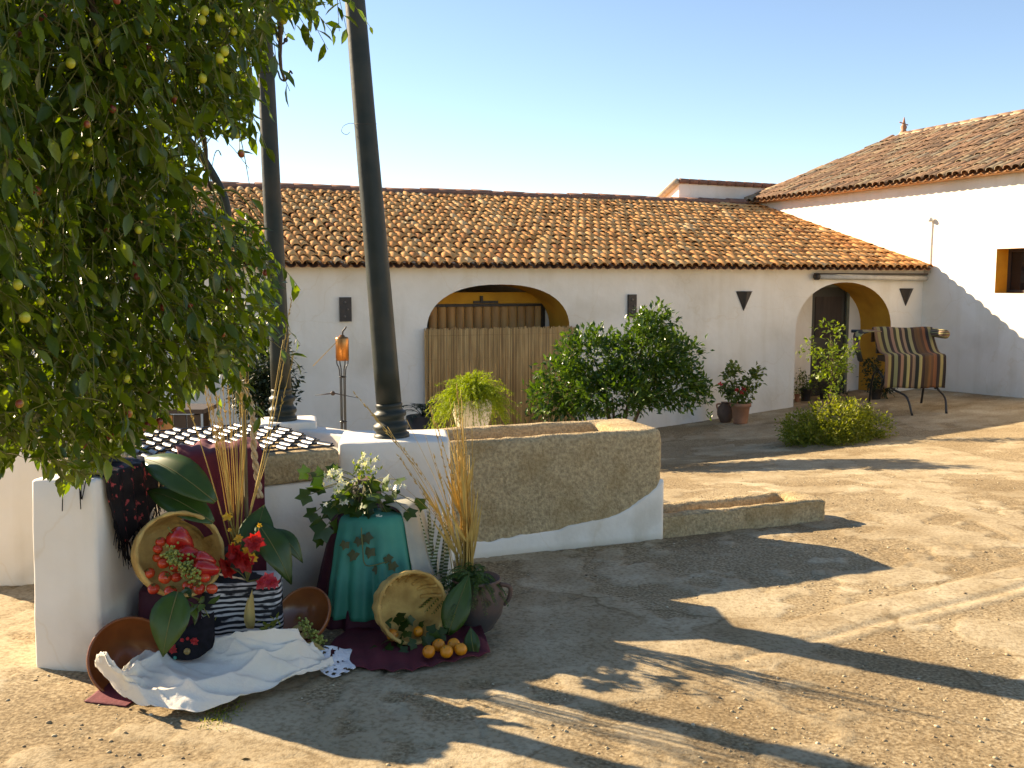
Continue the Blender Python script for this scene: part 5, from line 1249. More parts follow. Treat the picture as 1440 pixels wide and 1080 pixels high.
for k in range(14):
    x = rng.uniform(-0.02, 0.15); s = pa(x, -0.31, 1.04); 
    if k in (2, 3, 7, 8, 11): mb.add(*tube([pa(x, -0.2, 1.045), s, s + (0, -0.022, -0.03), s + (rng.normal(0, 0.01), -0.024, -0.10 - 0.08 * rng.random())], 0.003, 4, False))
stuff(obj('fringe', mb.mesh('fringe', MAT['shawl']), sh))

# ---- maroon cloth over the curb
rows = []
for a in np.linspace(0.20, 0.72, 7):
    sag = 0.02 * math.sin(a * 20)
    rows.append([wp(a + 0.05, 0.30, 1.03 + sag), wp(a + 0.02, 0.14, 1.045 - sag * 0.5), wp(a, 0.0, 1.035), wp(a, -0.035, 0.97), wp(a + 0.005, -0.055, 0.70), wp(a, -0.075 + sag, 0.40), wp(a, -0.10, 0.06)])
V, F = net(rows, 50, 40, 0.008, 9, 5, fold=lambda a, b: np.column_stack([0.0 * a, -0.014 * np.abs(np.sin(a * 17)) * sstep(0.3, 0.8, b), 0.022 * np.abs(np.sin(a * 13 + b * 5)) * (1 - sstep(0.15, 0.4, b))]))
cloth('maroon_cloth', 'drape', 'maroon cloth draped from the grate over the curb behind the stalks', V, F, MAT['maroon'])

# ---- straw tray with cut handle
def basket(label, c, axis, R0, depth, base_r, name='straw_basket', ribs=0, hole=None, th=0.014, up=(0, 0, 1), tilt=0.0):
    t = thing(name, label, 'basket', c); n = 72; x, y, z = basis(axis, up); a = np.arange(n) / n * 2 * math.pi; rings = []
    prof_o = [(base_r * 0.3, -depth), (base_r, -depth), (base_r + (R0 - base_r) * 0.45, -depth * 0.82), (base_r + (R0 - base_r) * 0.8, -depth * 0.5), (R0, -depth * 0.15), (R0 * 1.01, 0), (R0 * 0.99, 0.012), (R0 - th, 0.006)]
    prof_i = [(R0 - th * 1.3, -depth * 0.15), (base_r + (R0 - base_r) * 0.78 - th, -depth * 0.5), (base_r + (R0 - base_r) * 0.4 - th, -depth * 0.8), (base_r - th, -depth + th), (base_r * 0.3, -depth + th)]
    P = prof_o + prof_i; c = np.asarray(c, float)
    # denser profile for the woven coils
    Q = []
    for (r0, h0), (r1, h1) in zip(P[:-1], P[1:]):
        m = max(1, int(math.hypot(r1 - r0, h1 - h0) / 0.012))
        for k in range(m): Q.append((r0 + (r1 - r0) * k / m, h0 + (h1 - h0) * k / m))
    Q.append(P[-1])
    for k, (r, h) in enumerate(Q):
        rr = r + 0.0035 * (k % 2) + ribs * 0.010 * np.sin(a * 17) * np.clip((R0 - r) / R0 + 0.3, 0, 1) * (h < -0.01)
        rr = rr + 0.0022 * np.sin(a * 60 + k * 2.1) + R0 * 0.025 * np.sin(2 * a + 0.7) + R0 * 0.012 * np.sin(3 * a)
        rings.append(c + y * h + (np.cos(a) * rr)[:, None] * x + (np.sin(a) * rr)[:, None] * z)
    V, F = loft(rings)
    if hole:
        a0, a1, h0, h1 = hole; rel = V - c; hh = rel @ y; aa = np.degrees(np.arctan2(rel @ z, rel @ x))
        bad = (aa > a0) & (aa < a1) & (hh > h0) & (hh < h1); F = [f for f in F if not all(bad[i] for i in f)]
    obj('weave', mk_mesh('weave', V, F, MAT['straw'], True), t)
    rim = c + (np.cos(a) * (R0 - 0.004) * (1 + 0.025 * np.sin(2 * a + 0.7) + 0.012 * np.sin(3 * a)))[:, None] * x + (np.sin(a) * (R0 - 0.004) * (1 + 0.025 * np.sin(2 * a + 0.7) + 0.012 * np.sin(3 * a)))[:, None] * z + y * 0.008
    rim = np.vstack([rim, rim[:1]]); obj('rim', MB().add(*tube(rim, 0.011 + 0.0025 * np.sin(np.arange(n + 1) * 1.3), 8, False)).mesh('rim', MAT['straw']), t)
    if ribs:
        for k in range(9):
            s = R(10 + 20 * k); P3 = [c + y * h + (x * math.cos(s) + z * math.sin(s)) * (r - 0.006) for r, h in prof_i[:4]]
            obj('rib', MB().add(*tube(curve([c + y * 0.0 + (x * math.cos(s) + z * math.sin(s)) * (R0 - 0.014)] + P3, 5), 0.011, 6)).mesh('rib', MAT['straw']), t)
    return t, (x, y, z)
cA = at_y(254, 779, 5.42)
tA, fA = basket('shallow straw tray with handle slot spilling red tomatoes and peppers', cA, (0.60, -0.72, 0.30), 0.240, 0.21, 0.18, hole=(108, 164, -0.155, -0.028))
# cut slot outline rim
sx, sy, sz = fA

# ---- bowls
def bowl(label, c, axis, R0, depth):
    t = thing('terracotta_bowl', label, 'bowl', c)
    P = [(R0 * 0.42, -depth), (R0 * 0.46, -depth), (R0 * 0.72, -depth * 0.62), (R0 * 0.93, -depth * 0.14), (R0 * 0.97, -0.008), (R0, 0.0), (R0, 0.018), (R0 * 0.97, 0.024), (R0 * 0.93, 0.012), (R0 * 0.90, -0.012), (R0 * 0.68, -depth * 0.62 + 0.012), (R0 * 0.42, -depth + 0.016), (R0 * 0.1, -depth + 0.014)]
    obj('body', MB().add(*lathe(P, 56, c, axis)).mesh('body', MAT['terra']), t); return t
bowl('empty glazed terracotta bowl leaning on its side against the white plinth', at_y(182, 925, 5.12), (0.52, -0.74, 0.42), 0.215, 0.13)
bowl('glazed terracotta bowl tilted beside the striped woven cloth', at_y(425, 868, 5.55), (-0.30, -0.62, 0.62), 0.185, 0.11)

# ---- tomatoes, peppers, grapes
tom = mat('tomato_skin', (0.52, 0.035, 0.012), (0.60, 0.075, 0.02), 12, 0.22); pep = mat('pepper_skin', (0.46, 0.018, 0.012), (0.36, 0.012, 0.010), 9, 0.2)
calyx_m = G['gera']
def tomato(p, r, label, group, m=tom):
    t = thing('tomato', label, 'tomato', p, 0, group); d = nrmz(np.array([rng.normal(0, 0.5), rng.normal(-0.2, 0.4), 1.0]))
    obj('flesh', MB().add(*ball(p, r, 18, 10, 0.86, 5, 0.025, d)).mesh('flesh', m), t)
    n = 5; V = []; F = []
    k = 0; P = np.repeat(np.asarray(p)[None] + d * r * 0.84, n, 0); a = np.arange(n) * 6.283 / n; x, y, z = basis(d, (0.1, 1, 0)); D = np.cos(a)[:, None] * x + np.sin(a)[:, None] * z + d * 0.1
    stuff(obj('calyx', leaves_mesh('calyx', P, D, np.repeat(d[None], n, 0), r * 0.55, r * 0.25, calyx_m, LEAF1), t))
for (u, v, Y, r) in ((230, 792, 5.30, 0.034), (210, 806, 5.28, 0.031), (232, 812, 5.24, 0.036), (258, 776, 5.30, 0.028), (264, 824, 5.20, 0.030), (216, 828, 5.22, 0.032), (240, 832, 5.18, 0.035), (288, 812, 5.20, 0.031), (280, 828, 5.18, 0.032), (298, 828, 5.18, 0.031), (222, 772, 5.32, 0.028), (226, 762, 5.34, 0.029), (248, 812, 5.26, 0.030), (268, 808, 5.26, 0.030), (222, 784, 5.34, 0.030), (246, 798, 5.32, 0.032), (276, 796, 5.28, 0.030)):
    tomato(at_y(u, v, Y), r, 'small red tomato heaped in the straw tray', 'tomatoes heaped in the straw tray')
def pepper(u, v, Y, L, w, d, label):
    p = at_y(u, v, Y); t = thing('red_pepper', label, 'pepper', p); d = nrmz(np.array(d, float))
    P = [(w * 0.1, -L * 0.5), (w * 0.45, -L * 0.45), (w * 0.75, -L * 0.25), (w, 0.1 * L), (w * 0.95, 0.32 * L), (w * 0.6, 0.45 * L), (w * 0.2, 0.42 * L)]
    obj('flesh', MB().add(*lathe(P, 24, p, d, fn=lambda a, h: 1 + 0.10 * np.cos(3 * a) + 0.05 * np.sin(2 * a + h * 40))).mesh('flesh', pep), t)
    obj('stalk', MB().add(*tube(curve([p + d * L * 0.42, p + d * L * 0.5, p + d * L * 0.6 + (0, 0, 0.012)], 4), 0.006, 6)).mesh('stalk', G['twig']), t)
pepper(255, 760, 5.36, 0.16, 0.060, (-0.6, -0.3, 0.7), 'large wrinkled dark red pepper at the top of the tray heap')
pepper(268, 780, 5.32, 0.14, 0.048, (-0.8, -0.4, 0.3), 'red pepper below the wrinkled pepper in the tray')
pepper(290, 800, 5.22, 0.14, 0.046, (-0.9, -0.2, 0.2), 'bright red pepper pointing out over the tray edge')
pepper(288, 787, 5.28, 0.13, 0.040, (-0.7, -0.5, 0.4), 'slender red pepper against the inner tray wall')
grm = mat('grape_skin', (0.22, 0.25, 0.045), (0.30, 0.32, 0.07), 20, 0.35, trans=0.15)
def grapes(label, pts, n, r, spread, name='grape_bunch'):
    c = np.asarray(pts[0]); t = thing(name, label, 'grapes', c); mb = MB()
    for k in range(n):
        i = rng.integers(len(pts)); p = np.asarray(pts[i]) + rng.normal(0, spread, 3); mb.add(*ball(p, r * rng.uniform(0.8, 1.1), 8, 6))
    stuff(obj('berries', mb.mesh('berries', grm), t)); obj('stem', MB().add(*tube(np.array(pts), 0.003, 5)).mesh('stem', G['twig']), t)
grapes('bunch of small green grapes among the tomatoes in the tray', [at_y(240, 778, 5.24), at_y(250, 790, 5.22), at_y(262, 798, 5.2), at_y(274, 808, 5.17)], 190, 0.0085, 0.021)
grapes('small green grapes heaped inside the tilted bowl by the teal stand', [at_y(432, 880, 5.42), at_y(440, 892, 5.42), at_y(446, 900, 5.42)], 90, 0.009, 0.020)
# leafy sprigs at the foot of the heap
def sprig(label, pts, n, ln, m, spread=0.02, wr=0.5, name='leaf_sprig', geo=LEAF, bias=(0, -0.3, 0.1), cat='leaves'):
    pts = [np.asarray(p) for p in pts]; t = thing(name, label, cat, pts[0]); P = np.array([pts[rng.integers(len(pts))] for _ in range(n)]) + rng.normal(0, spread, (n, 3))
    D = rng.normal(0, 0.6, (n, 3)) + np.array(bias); U = np.array([0, -0.5, 1.0]) + rng.normal(0, 0.5, (n, 3)); L = ln * rng.uniform(0.7, 1.2, n)
    stuff(obj('leaves', leaves_mesh('leaves', P, D, U, L, L * wr, m, geo), t))
    if len(pts) > 1: obj('stem', MB().add(*tube(curve(pts, 4), 0.003, 5)).mesh('stem', G['twig']), t)
    return t
sprig('leafy tomato sprig below the red heap', [at_y(265, 838, 5.10), at_y(283, 846, 5.08), at_y(262, 870, 5.05)], 16, 0.07, G['ivy'])
# big leaves
leaf_thing('broad_leaf', 'large green leaf hanging point down in front of the straw tray', at_y(250, 832, 5.02), at_y(229, 924, 4.90), 0.20, G['canna'], up=(0.1, -1, 0.3), droop=0.10, sharp=0.75)
leaf_thing('broad_leaf', 'long broad leaf arching over the curb above the tray', at_y(303, 706, 5.55), at_y(198, 644, 5.85), 0.22, G['canna'], up=(0.2, -0.75, 0.6), droop=0.14, cup=0.1)
leaf_thing('broad_leaf', 'dark broad leaf lying under the long arching leaf', at_y(300, 735, 5.55), at_y(206, 690, 5.75), 0.19, G['canna'], up=(0.1, -0.7, 0.7), droop=0.12)
leaf_thing('broad_leaf', 'broad leaf upright beside the red flowers', at_y(352, 785, 5.55), at_y(372, 710, 5.75), 0.20, G['canna'], up=(0.1, -1, 0.2), droop=0.05)
leaf_thing('broad_leaf', 'broad leaf bending down towards the glazed bowl', at_y(362, 735, 5.65), at_y(410, 822, 5.55), 0.17, G['canna'], up=(0.3, -0.8, 0.5), droop=0.16, wavy=0.06)
leaf_thing('broad_leaf', 'pointed dark leaf drooping over the white curb wall', at_y(380, 745, 5.7), at_y(426, 792, 5.65), 0.11, G['canna'], up=(0.4, -0.7, 0.6), droop=0.2)

# ---- dry stalks in a jar
js = np.array([*at_y(333, 800, 5.78)[:2], 0]); js[2] = g0_(js[0], js[1])
sheaf = thing('dry_stalk_sheaf', 'sheaf of tall dry yellow cereal stalks in a clay jar', 'stalks', js)
obj('jar', MB().add(*lathe([(0.07, -0.01), (0.10, 0.1), (0.11, 0.3), (0.08, 0.45), (0.07, 0.52), (0.075, 0.55), (0.06, 0.53)], 20, js)).mesh('jar', MAT['clay_dark']), sheaf)
tops = [(282, 498), (291, 520), (288, 548), (296, 560), (303, 545), (312, 525), (318, 505), (326, 540), (333, 470), (336, 500), (342, 478), (305, 580), (322, 560), (346, 520), (262, 560), (300, 600), (338, 545), (350, 490), (413, 500), (398, 478), (410, 420), (408, 462), (286, 530), (300, 530), (308, 560), (330, 520), (340, 510)]
for k, (u, v) in enumerate(tops):
    b = js + np.array([rng.uniform(-0.018, 0.022), rng.uniform(-0.02, 0.02), 0.50]); tpt = at_y(u, v, 5.72 + rng.uniform(-0.12, 0.12)); mid = (b + tpt) / 2 + np.array([0.03 if u > 330 else 0.01, -0.02, 0.02])
    C = curve([b, mid, tpt], 8); n = len(C); r = rng.uniform(0.002, 0.005)
    mb = MB().add(*tube(C, np.linspace(r, r * 0.4, n), 5), k / 22)
    if k % 3 != 1:
        for q in range(26):
            f = rng.uniform(0.72, 1.0) * (n - 1); i = min(int(f), n - 2); p = C[i] + (C[i + 1] - C[i]) * (f - i); d = nrmz(C[i + 1] - C[i]) + rng.normal(0, 0.25, 3)
            mb.add(*tube([p, p + d * 0.012, p + d * 0.024], [0.001, 0.0028, 0.0004], 4, False), rng.random())
    obj('stalk', mb.mesh('stalk', G['dry']), sheaf)
# rope and stick
st0 = at_y(347, 745, 5.85); st1 = at_y(343, 545, 5.88)
stick = thing('dark_stick', 'dark upright stick among the dry stalks carrying a rope', 'stick', (st0[0], st0[1], 0))
obj('shaft', MB().add(*tube([(st0[0], st0[1], -0.02), st0, st1], [0.013, 0.013, 0.011], 8)).mesh('shaft', mat('stick_wood', (0.14, 0.12, 0.06), (0.09, 0.075, 0.04), 9, 0.8)), stick)
rope = thing('twisted_rope', 'pale twisted rope hanging from the dark stick', 'rope', st1); rm_ = mat('rope_fibre', (0.50, 0.40, 0.25), (0.36, 0.27, 0.16), 40, 0.9, 0.6, 120)
path = curve([st1 + (0.0, -0.015, 0.0), at_y(350, 560, 5.84), at_y(356, 590, 5.83), at_y(357, 630, 5.83), at_y(361, 665, 5.82), at_y(366, 700, 5.82)], 14)
for ph in (0, math.pi):
    s = np.arange(len(path)) * 0.55 + ph; off = np.column_stack([np.cos(s), np.sin(s), 0 * s]) * 0.010
    obj('strand', MB().add(*tube(path + off, 0.011, 7)).mesh('strand', rm_), rope)
obj('knot', MB().add(*ball(st1 + np.array([0, -0.01, 0.012]), 0.024, 12, 8)).add(*tube(curve([st1 + (0.02, -0.02, 0), st1 + (0, -0.032, 0.004), st1 + (-0.03, -0.02, 0.0), st1 + (-0.035, -0.015, -0.07)], 5), 0.008, 6)).mesh('knot', rm_), rope)

# ---- flowers
def flower(parent, p, r, m, d, npet=6, name='flower', wr=0.75, cup=0.55):
    d = nrmz(np.asarray(d, float)); x, y, z = basis(d, (0.2, 0.3, 1)); a = np.arange(npet) * 6.283 / npet + rng.uniform(0, 1)
    D = np.cos(a)[:, None] * x + np.sin(a)[:, None] * z + d * cup + rng.normal(0, 0.12, (npet, 3))
    P = np.repeat(np.asarray(p, float)[None], npet, 0); L = r * rng.uniform(0.85, 1.15, npet)
    o = obj(name, leaves_mesh(name, P, D, np.repeat(d[None], npet, 0) + rng.normal(0, 0.2, (npet, 3)), L, L * wr, m, LEAF, rng.random(npet)), parent); return o
petal_red = mat('petal_red', (1, 1, 1), (0.85, 0.8, 0.8), 15, 0.55, rnd=[(0, (0.36, 0.008, 0.010)), (1, (0.55, 0.02, 0.02))], trans=0.25)
petal_pink = mat('petal_pink', (1, 1, 1), (0.85, 0.8, 0.8), 15, 0.55, rnd=[(0, (0.50, 0.02, 0.05)), (1, (0.62, 0.06, 0.08))], trans=0.25)
petal_yel = mat('petal_yellow', (1, 1, 1), (0.9, 0.85, 0.7), 15, 0.55, rnd=[(0, (0.62, 0.30, 0.02)), (1, (0.72, 0.46, 0.04))], trans=0.25)
petal_wh = mat('petal_white', (1, 1, 1), (0.9, 0.9, 0.86), 15, 0.55, rnd=[(0, (0.72, 0.70, 0.60)), (1, (0.80, 0.80, 0.76))], trans=0.25)
bq = thing('red_flower_bouquet', 'bouquet of red and yellow blooms beside the straw tray', 'flowers', at_y(345, 815, 5.5))
bb = at_y(348, 818, 5.52)
for (u, v, r, m, dd) in ((357, 762, 0.055, petal_red, (0.3, -0.9, 0.3)), (333, 780, 0.07, petal_red, (-0.4, -0.8, 0.1)), (322, 797, 0.06, petal_red, (-0.5, -0.7, -0.2)), (345, 790, 0.055, petal_red, (0, -0.9, 0.0)), (376, 815, 0.045, petal_pink, (0.5, -0.8, 0.2)), (385, 820, 0.035, petal_pink, (0.6, -0.7, 0.0)), (368, 820, 0.035, petal_pink, (0.2, -0.9, -0.1)), (348, 775, 0.028, petal_yel, (0, -1, 0.3)), (356, 784, 0.03, petal_yel, (0.2, -1, 0.0)), (336, 757, 0.024, petal_yel, (-0.1, -1, 0.4)), (321, 727, 0.028, petal_yel, (0.1, -0.9, 0.5)), (328, 765, 0.014, petal_yel, (0, -1, 0)), (365, 739, 0.014, petal_yel, (0, -1, 0.3)), (323, 745, 0.012, petal_yel, (0, -1, 0.3))):
    p = at_y(u, v, 5.46); f = flower(bq, p, r * 1.15, m, dd, 8 if r > 0.04 else 6)
    if r > 0.03: flower(bq, p + np.array([0, -0.008, 0]), r * 0.8, m, dd, 7, 'flower', 0.8, 1.0)
    obj('stem', MB().add(*tube(curve([bb, (bb + p) / 2 + (0, 0.03, 0), p], 4), 0.003, 5)).mesh('stem', G['twig']), bq)
# white jasmine bouquet on the teal stand
# ---- teal stand
tc_ = np.array([-0.875, 6.24]); tz_ = g0_(*tc_)
def coneskirt(name, part, label, c, prof, m, folds, amp, a0=0, a1=360, sd=0, cat='cloth'):
    n = 120 if a1 - a0 >= 360 else 90; a = np.radians(np.linspace(a0, a1, n)); rows_ = []
    for r, z in prof: rows_.append((r, z))
    k = upsample(np.array([[(r, z, 0)] * 2 for r, z in prof]), 26, 2)[:, 0, :2]
    V = []
    zmax = max(p[1] for p in prof)
    for r, z in k:
        f = np.clip(1 - z / zmax, 0, 1); rr = r * (1 + amp * f * np.sin(folds * a + sd) + amp * 0.6 * f * np.sin(folds * 1.7 * a + sd * 2))
        V.append(np.column_stack([c[0] + np.cos(a) * rr, c[1] + np.sin(a) * rr, np.full(n, z + tz_)]))
    V = np.concatenate(V); F = [(i * n + j, i * n + j + 1, (i + 1) * n + j + 1, (i + 1) * n + j) for i in range(len(k) - 1) for j in range(n - 1)]
    V = noisy(V, 0.006, 6, sd); t = thing(name, label, cat, (c[0], c[1], tz_)); o = obj(part, mk_mesh(part, V, F, m, True), t); solidify(o, 0.004); return t
coneskirt('burgundy_skirt', 'drape', 'burgundy cloth skirting the flower stand down to the ground', tc_, [(0.40, -0.01), (0.37, 0.15), (0.33, 0.35), (0.285, 0.55), (0.265, 0.645), (0.20, 0.66), (0.05, 0.662)], MAT['burg'], 14, 0.05, 0, 360, 2)
coneskirt('teal_cloth', 'drape', 'shiny teal cloth draped over the flower stand', tc_, [(0.425, 0.08), (0.405, 0.25), (0.365, 0.42), (0.322, 0.58), (0.290, 0.668), (0.21, 0.68), (0.04, 0.682)], MAT['teal'], 17, 0.055, 232, 318, 5)
coneskirt('sheer_cloth', 'drape', 'pale sheer cloth falling down the right side of the flower stand', tc_, [(0.44, 0.12), (0.40, 0.3), (0.345, 0.5), (0.30, 0.66), (0.24, 0.715), (0.12, 0.72)], MAT['sheer'], 16, 0.03, 312, 395, 9)
printm = mat('leaf_print', (0.10, 0.12, 0.03), (0.06, 0.10, 0.02), 20, 0.6)
vz = tz_ + 0.685; vc = np.array([tc_[0] - 0.06, tc_[1] - 0.02])
vase = thing('jasmine_bouquet', 'bouquet of white blossoms and ivy leaves on the teal draped stand', 'flowers', (*vc, vz))
obj('vase', MB().add(*lathe([(0.07, 0), (0.10, 0.04), (0.105, 0.10), (0.07, 0.16), (0.06, 0.18), (0.07, 0.19), (0.055, 0.18)], 22, (*vc, vz))).mesh('vase', MAT['clay_dark']), vase)
vb = np.array([*vc, vz + 0.14])
ivy_pts = [(430, 665), (445, 690), (440, 722), (455, 745), (480, 740), (500, 720), (520, 735), (540, 720), (555, 690), (560, 675), (545, 705), (490, 690), (470, 660), (520, 690), (505, 750), (475, 755), (450, 672), (530, 755), (540, 680), (448, 735), (465, 715), (548, 740), (498, 742), (515, 710), (484, 712), (538, 735)]
def ivy_leaf(parent, p, r, d, up, m=G['ivy'], rn=None, name='ivy_leaf'):
    a = np.radians([0, 28, 60, 95, 130, 165, 180, 195, 230, 265, 300, 332]); rad = np.array([1.05, 0.62, 0.95, 0.62, 0.75, 0.42, 0.15, 0.42, 0.75, 0.62, 0.95, 0.62]) * r
    V = np.column_stack([np.sin(a) * rad, np.cos(a) * rad, -0.25 * rad * np.abs(np.sin(a))]); V = np.vstack([V, [(0, 0, 0.0)]]); V = frame(V, p, d, up)
    o = obj(name, mk_mesh(name, V, [(i, (i + 1) % 12, 12) for i in range(12)], m, True, np.full(13, rng.random() if rn is None else rn)), parent); return o
ivy_pts += [(500 + rng.normal(0, 26), 712 + rng.normal(0, 20)) for _ in range(46)]
for (u, v) in ivy_pts:
    p = at_y(u, v, 6.10 + rng.uniform(-0.14, 0.10)); d = nrmz(p - vb + np.array([0, 0, 0.0]) + rng.normal(0, 0.05, 3)); up = np.array([0.0, -0.9, 0.5]) + rng.normal(0, 0.35, 3)
    ivy_leaf(vase, p, rng.uniform(0.055, 0.09), d, up)
    obj('stem', MB().add(*tube(curve([vb, (vb + p) / 2 + (0, 0, 0.03), p], 4), 0.0025, 4)).mesh('stem', G['twig']), vase)
for (u, v, r, k) in ((468, 665, 0.028, 7), (475, 672, 0.026, 6), (460, 676, 0.024, 5), (482, 680, 0.024, 6), (472, 690, 0.022, 5), (514, 650, 0.022, 5), (512, 640, 0.02, 4), (520, 655, 0.02, 5), (482, 705, 0.026, 4), (460, 710, 0.024, 4), (535, 730, 0.03, 4), (552, 685, 0.02, 3), (565, 682, 0.026, 3), (503, 678, 0.018, 3)):
    for q in range(k): flower(vase, at_y(u + rng.normal(0, 4), v + rng.normal(0, 4), 5.99 + rng.normal(0, 0.03)), r * 0.80, petal_wh, (rng.normal(0, 0.5), -1, 0.4 + rng.normal(0, 0.4)), 5, 'blossom', 0.6, 0.3)
P = np.array([at_y(510 + rng.normal(0, 11), 664 + rng.normal(0, 10), 6.04 + rng.normal(0, 0.03)) for _ in range(90)])
stuff(obj('yellow_foliage', leaves_mesh('yellow_foliage', P, rng.normal(0, 0.6, P.shape) + np.array([0, 0, 0.8]), np.array([0, -0.6, 1.0]) + rng.normal(0, 0.4, P.shape), 0.035, 0.016, G['lime'], LEAF1), vase))
# trailing ivy over the teal cloth
trl = thing('ivy_trail', 'brownish ivy trail lying on the teal cloth', 'ivy', at_y(510, 745, 5.9)); trm = leafmat('brown_ivy', (0.05, 0.06, 0.012), (0.13, 0.11, 0.02), 0.5, 0.2)
for (u, v) in ((485, 765), (505, 760), (520, 775), (512, 795), (498, 780), (530, 800), (545, 785), (552, 795), (515, 755)):
    Yq = 6.24 - 0.31 - (v - 745) * 0.00055 - 0.03; ivy_leaf(trl, at_y(u, v, Yq), rng.uniform(0.035, 0.05), (rng.normal(0, 0.5), -0.2, -0.8), (0, -1, 0.3), trm, name='leaf')
obj('stem', MB().add(*tube(curve([at_y(508, 742, 5.89), at_y(510, 770, 5.87), at_y(515, 795, 5.855), at_y(545, 790, 5.86)], 6), 0.003, 5)).mesh('stem', G['twig']), trl)

# ---- striped woven cloth over a block
zb_m = mat('striped_weave_bw', (0.012, 0.012, 0.014), (0.58, 0.56, 0.54), 6, 0.9, wave=(10.5, 6.0, 'Z'), ramp=(0.46, 0.58), stretch=(0.5, 0.5, 1.0), c3=(0.014, 0.013, 0.015), scale3=9, ramp3=(0.52, 0.58))
draped_block('black and white striped woven cloth draped over a box', (-1.56, 5.62), 0.44, 0.24, 0.44, R(8), zb_m, 'striped_cloth', 0.02, sd=3)
hk = mat('corn_husk', (0.62, 0.44, 0.15), (0.46, 0.29, 0.08), 10, 0.7, stretch=(1, 1, 0.2))
hb = thing('corn_husk', 'dry corn husk standing against the striped cloth', 'corn', at_y(355, 885, 5.40))
for k in range(6):
    b = at_y(356 + rng.normal(0, 3), 884, 5.40); tpt = at_y(352 + k * 1.6 - 4 + rng.normal(0, 2), 828 + rng.uniform(0, 12), 5.44); V, F = blade(b, tpt, 0.042, (0, -1, 0.2), 0.05 + 0.02 * k, sharp=0.7)
    o = obj('husk_blade', mk_mesh('husk_blade', V, F, hk, True), hb); solidify(o, 0.002)
sprig('small green leaves at the foot of the corn husk', [at_y(375, 884, 5.36), at_y(388, 880, 5.36)], 12, 0.05, G['box'])
sprig('grass stem beside the striped cloth', [at_y(283, 850, 5.2), at_y(292, 864, 5.2), at_y(297, 876, 5.2)], 3, 0.03, G['lime'])
# black embroidered doll cloth with red roses
eb = thing('embroidered_pouch', 'black pouch with red beaded roses tucked behind the white cloth', 'pouch', at_y(258, 918, 5.16))
V, F = net([[at_y(u, v, Y) for (u, v, Y) in r] for r in ([(234, 925, 5.10), (238, 905, 5.12), (246, 890, 5.16)], [(255, 928, 5.06), (256, 905, 5.08), (258, 884, 5.14)], [(278, 925, 5.08), (280, 900, 5.12), (284, 870, 5.18)], [(300, 910, 5.16), (302, 890, 5.18), (300, 860, 5.24)])], 20, 14, 0.006, 15, 2)
o = obj('cloth', mk_mesh('cloth', V, F, mat('pouch_cloth', (0.010, 0.009, 0.010), (0.016, 0.014, 0.018), 30, 0.8, spec=0.1), True), eb); solidify(o, 0.01)
for (u, v, r) in ((243, 913, 0.024), (273, 902, 0.022), (256, 900, 0.012), (264, 898, 0.010)):
    flower(eb, at_y(u, v, 5.06), r, petal_red, (0, -1, 0.3), 7, 'rose', 0.9, 0.2)
obj('gold_motif', MB().add(*ball(at_y(263, 916, 5.055), 0.018, 12, 7)).mesh('gold_motif', mat('gold_thread', (0.30, 0.20, 0.06), (0.2, 0.13, 0.04), 60, 0.5)), eb)
obj('teal_bead', MB().add(*ball(at_y(246, 925, 5.05), 0.010, 10, 7)).mesh('teal_bead', MAT['teal']), eb)

# ---- white linen on the ground
def L3d(u, v, z): p = on_z(u, v, z); return p
C = [[L3d(136, 944, 0.10), L3d(134, 934, 0.16), L3d(140, 928, 0.20), L3d(146, 925, 0.22)],
     [L3d(172, 982, 0.02), L3d(172, 962, 0.10), L3d(168, 950, 0.15), L3d(165, 944, 0.17)],
     [L3d(215, 994, 0.01), L3d(205, 965, 0.07), L3d(198, 945, 0.10), L3d(204, 922, 0.12)],
     [L3d(262, 1001, 0.01), L3d(258, 970, 0.06), L3d(250, 940, 0.08), L3d(246, 920, 0.07)],
     [L3d(318, 994, 0.01), L3d(315, 965, 0.07), L3d(305, 935, 0.10), L3d(296, 906, 0.14)],
     [L3d(378, 974, 0.01), L3d(372, 945, 0.08), L3d(358, 918, 0.15), L3d(350, 896, 0.22)],
     [L3d(425, 956, 0.015), L3d(422, 930, 0.09), L3d(416, 906, 0.17), L3d(412, 886, 0.24)],
     [L3d(472, 936, 0.015), L3d(458, 926, 0.03), L3d(440, 920, 0.06), L3d(424, 912, 0.10)]]
V, F = net(C, 200, 90, 0.006, 9, 8, fold=lambda a, b: np.column_stack([0 * a, 0 * a, 0.045 * (1 - np.abs(np.sin(a * 10 + b * 4 + 0.6 * np.sin(b * 5)))) ** 2.2 * np.sin(np.pi * np.clip(b, 0.08, 0.92)) + 0.030 * (1 - np.abs(np.sin(a * 4 - b * 6))) ** 3 + 0.010 * np.sin(b * 22 + a * 17) * np.sin(a * 9) + 0.012 * (1 - np.abs(np.sin(a * 27 + b * 9 + 2 * np.sin(a * 6)))) ** 3]))
Pn = V * np.array([1, 1, 0]); V[:, 2] += 0.014 * (1 - np.abs(fbm(Pn * 4.0, 2, 77))) ** 5 + 0.0035 * (1 - np.abs(fbm(Pn * 12 + 5, 2, 78))) ** 4
V[:, 0] += 0.010 * fbm(Pn * 6 + 3, 2, 79); V[:, 1] += 0.010 * fbm(Pn * 6 + 60, 2, 80)
V[:, 2] = np.maximum(V[:, 2], gh(V[:, 0], V[:, 1]) + 0.008)
cloth('white_linen', 'sheet', 'crumpled white linen cloth spread on the ground before the display', V, F, MAT['linen'], 'cloth', 0.002)
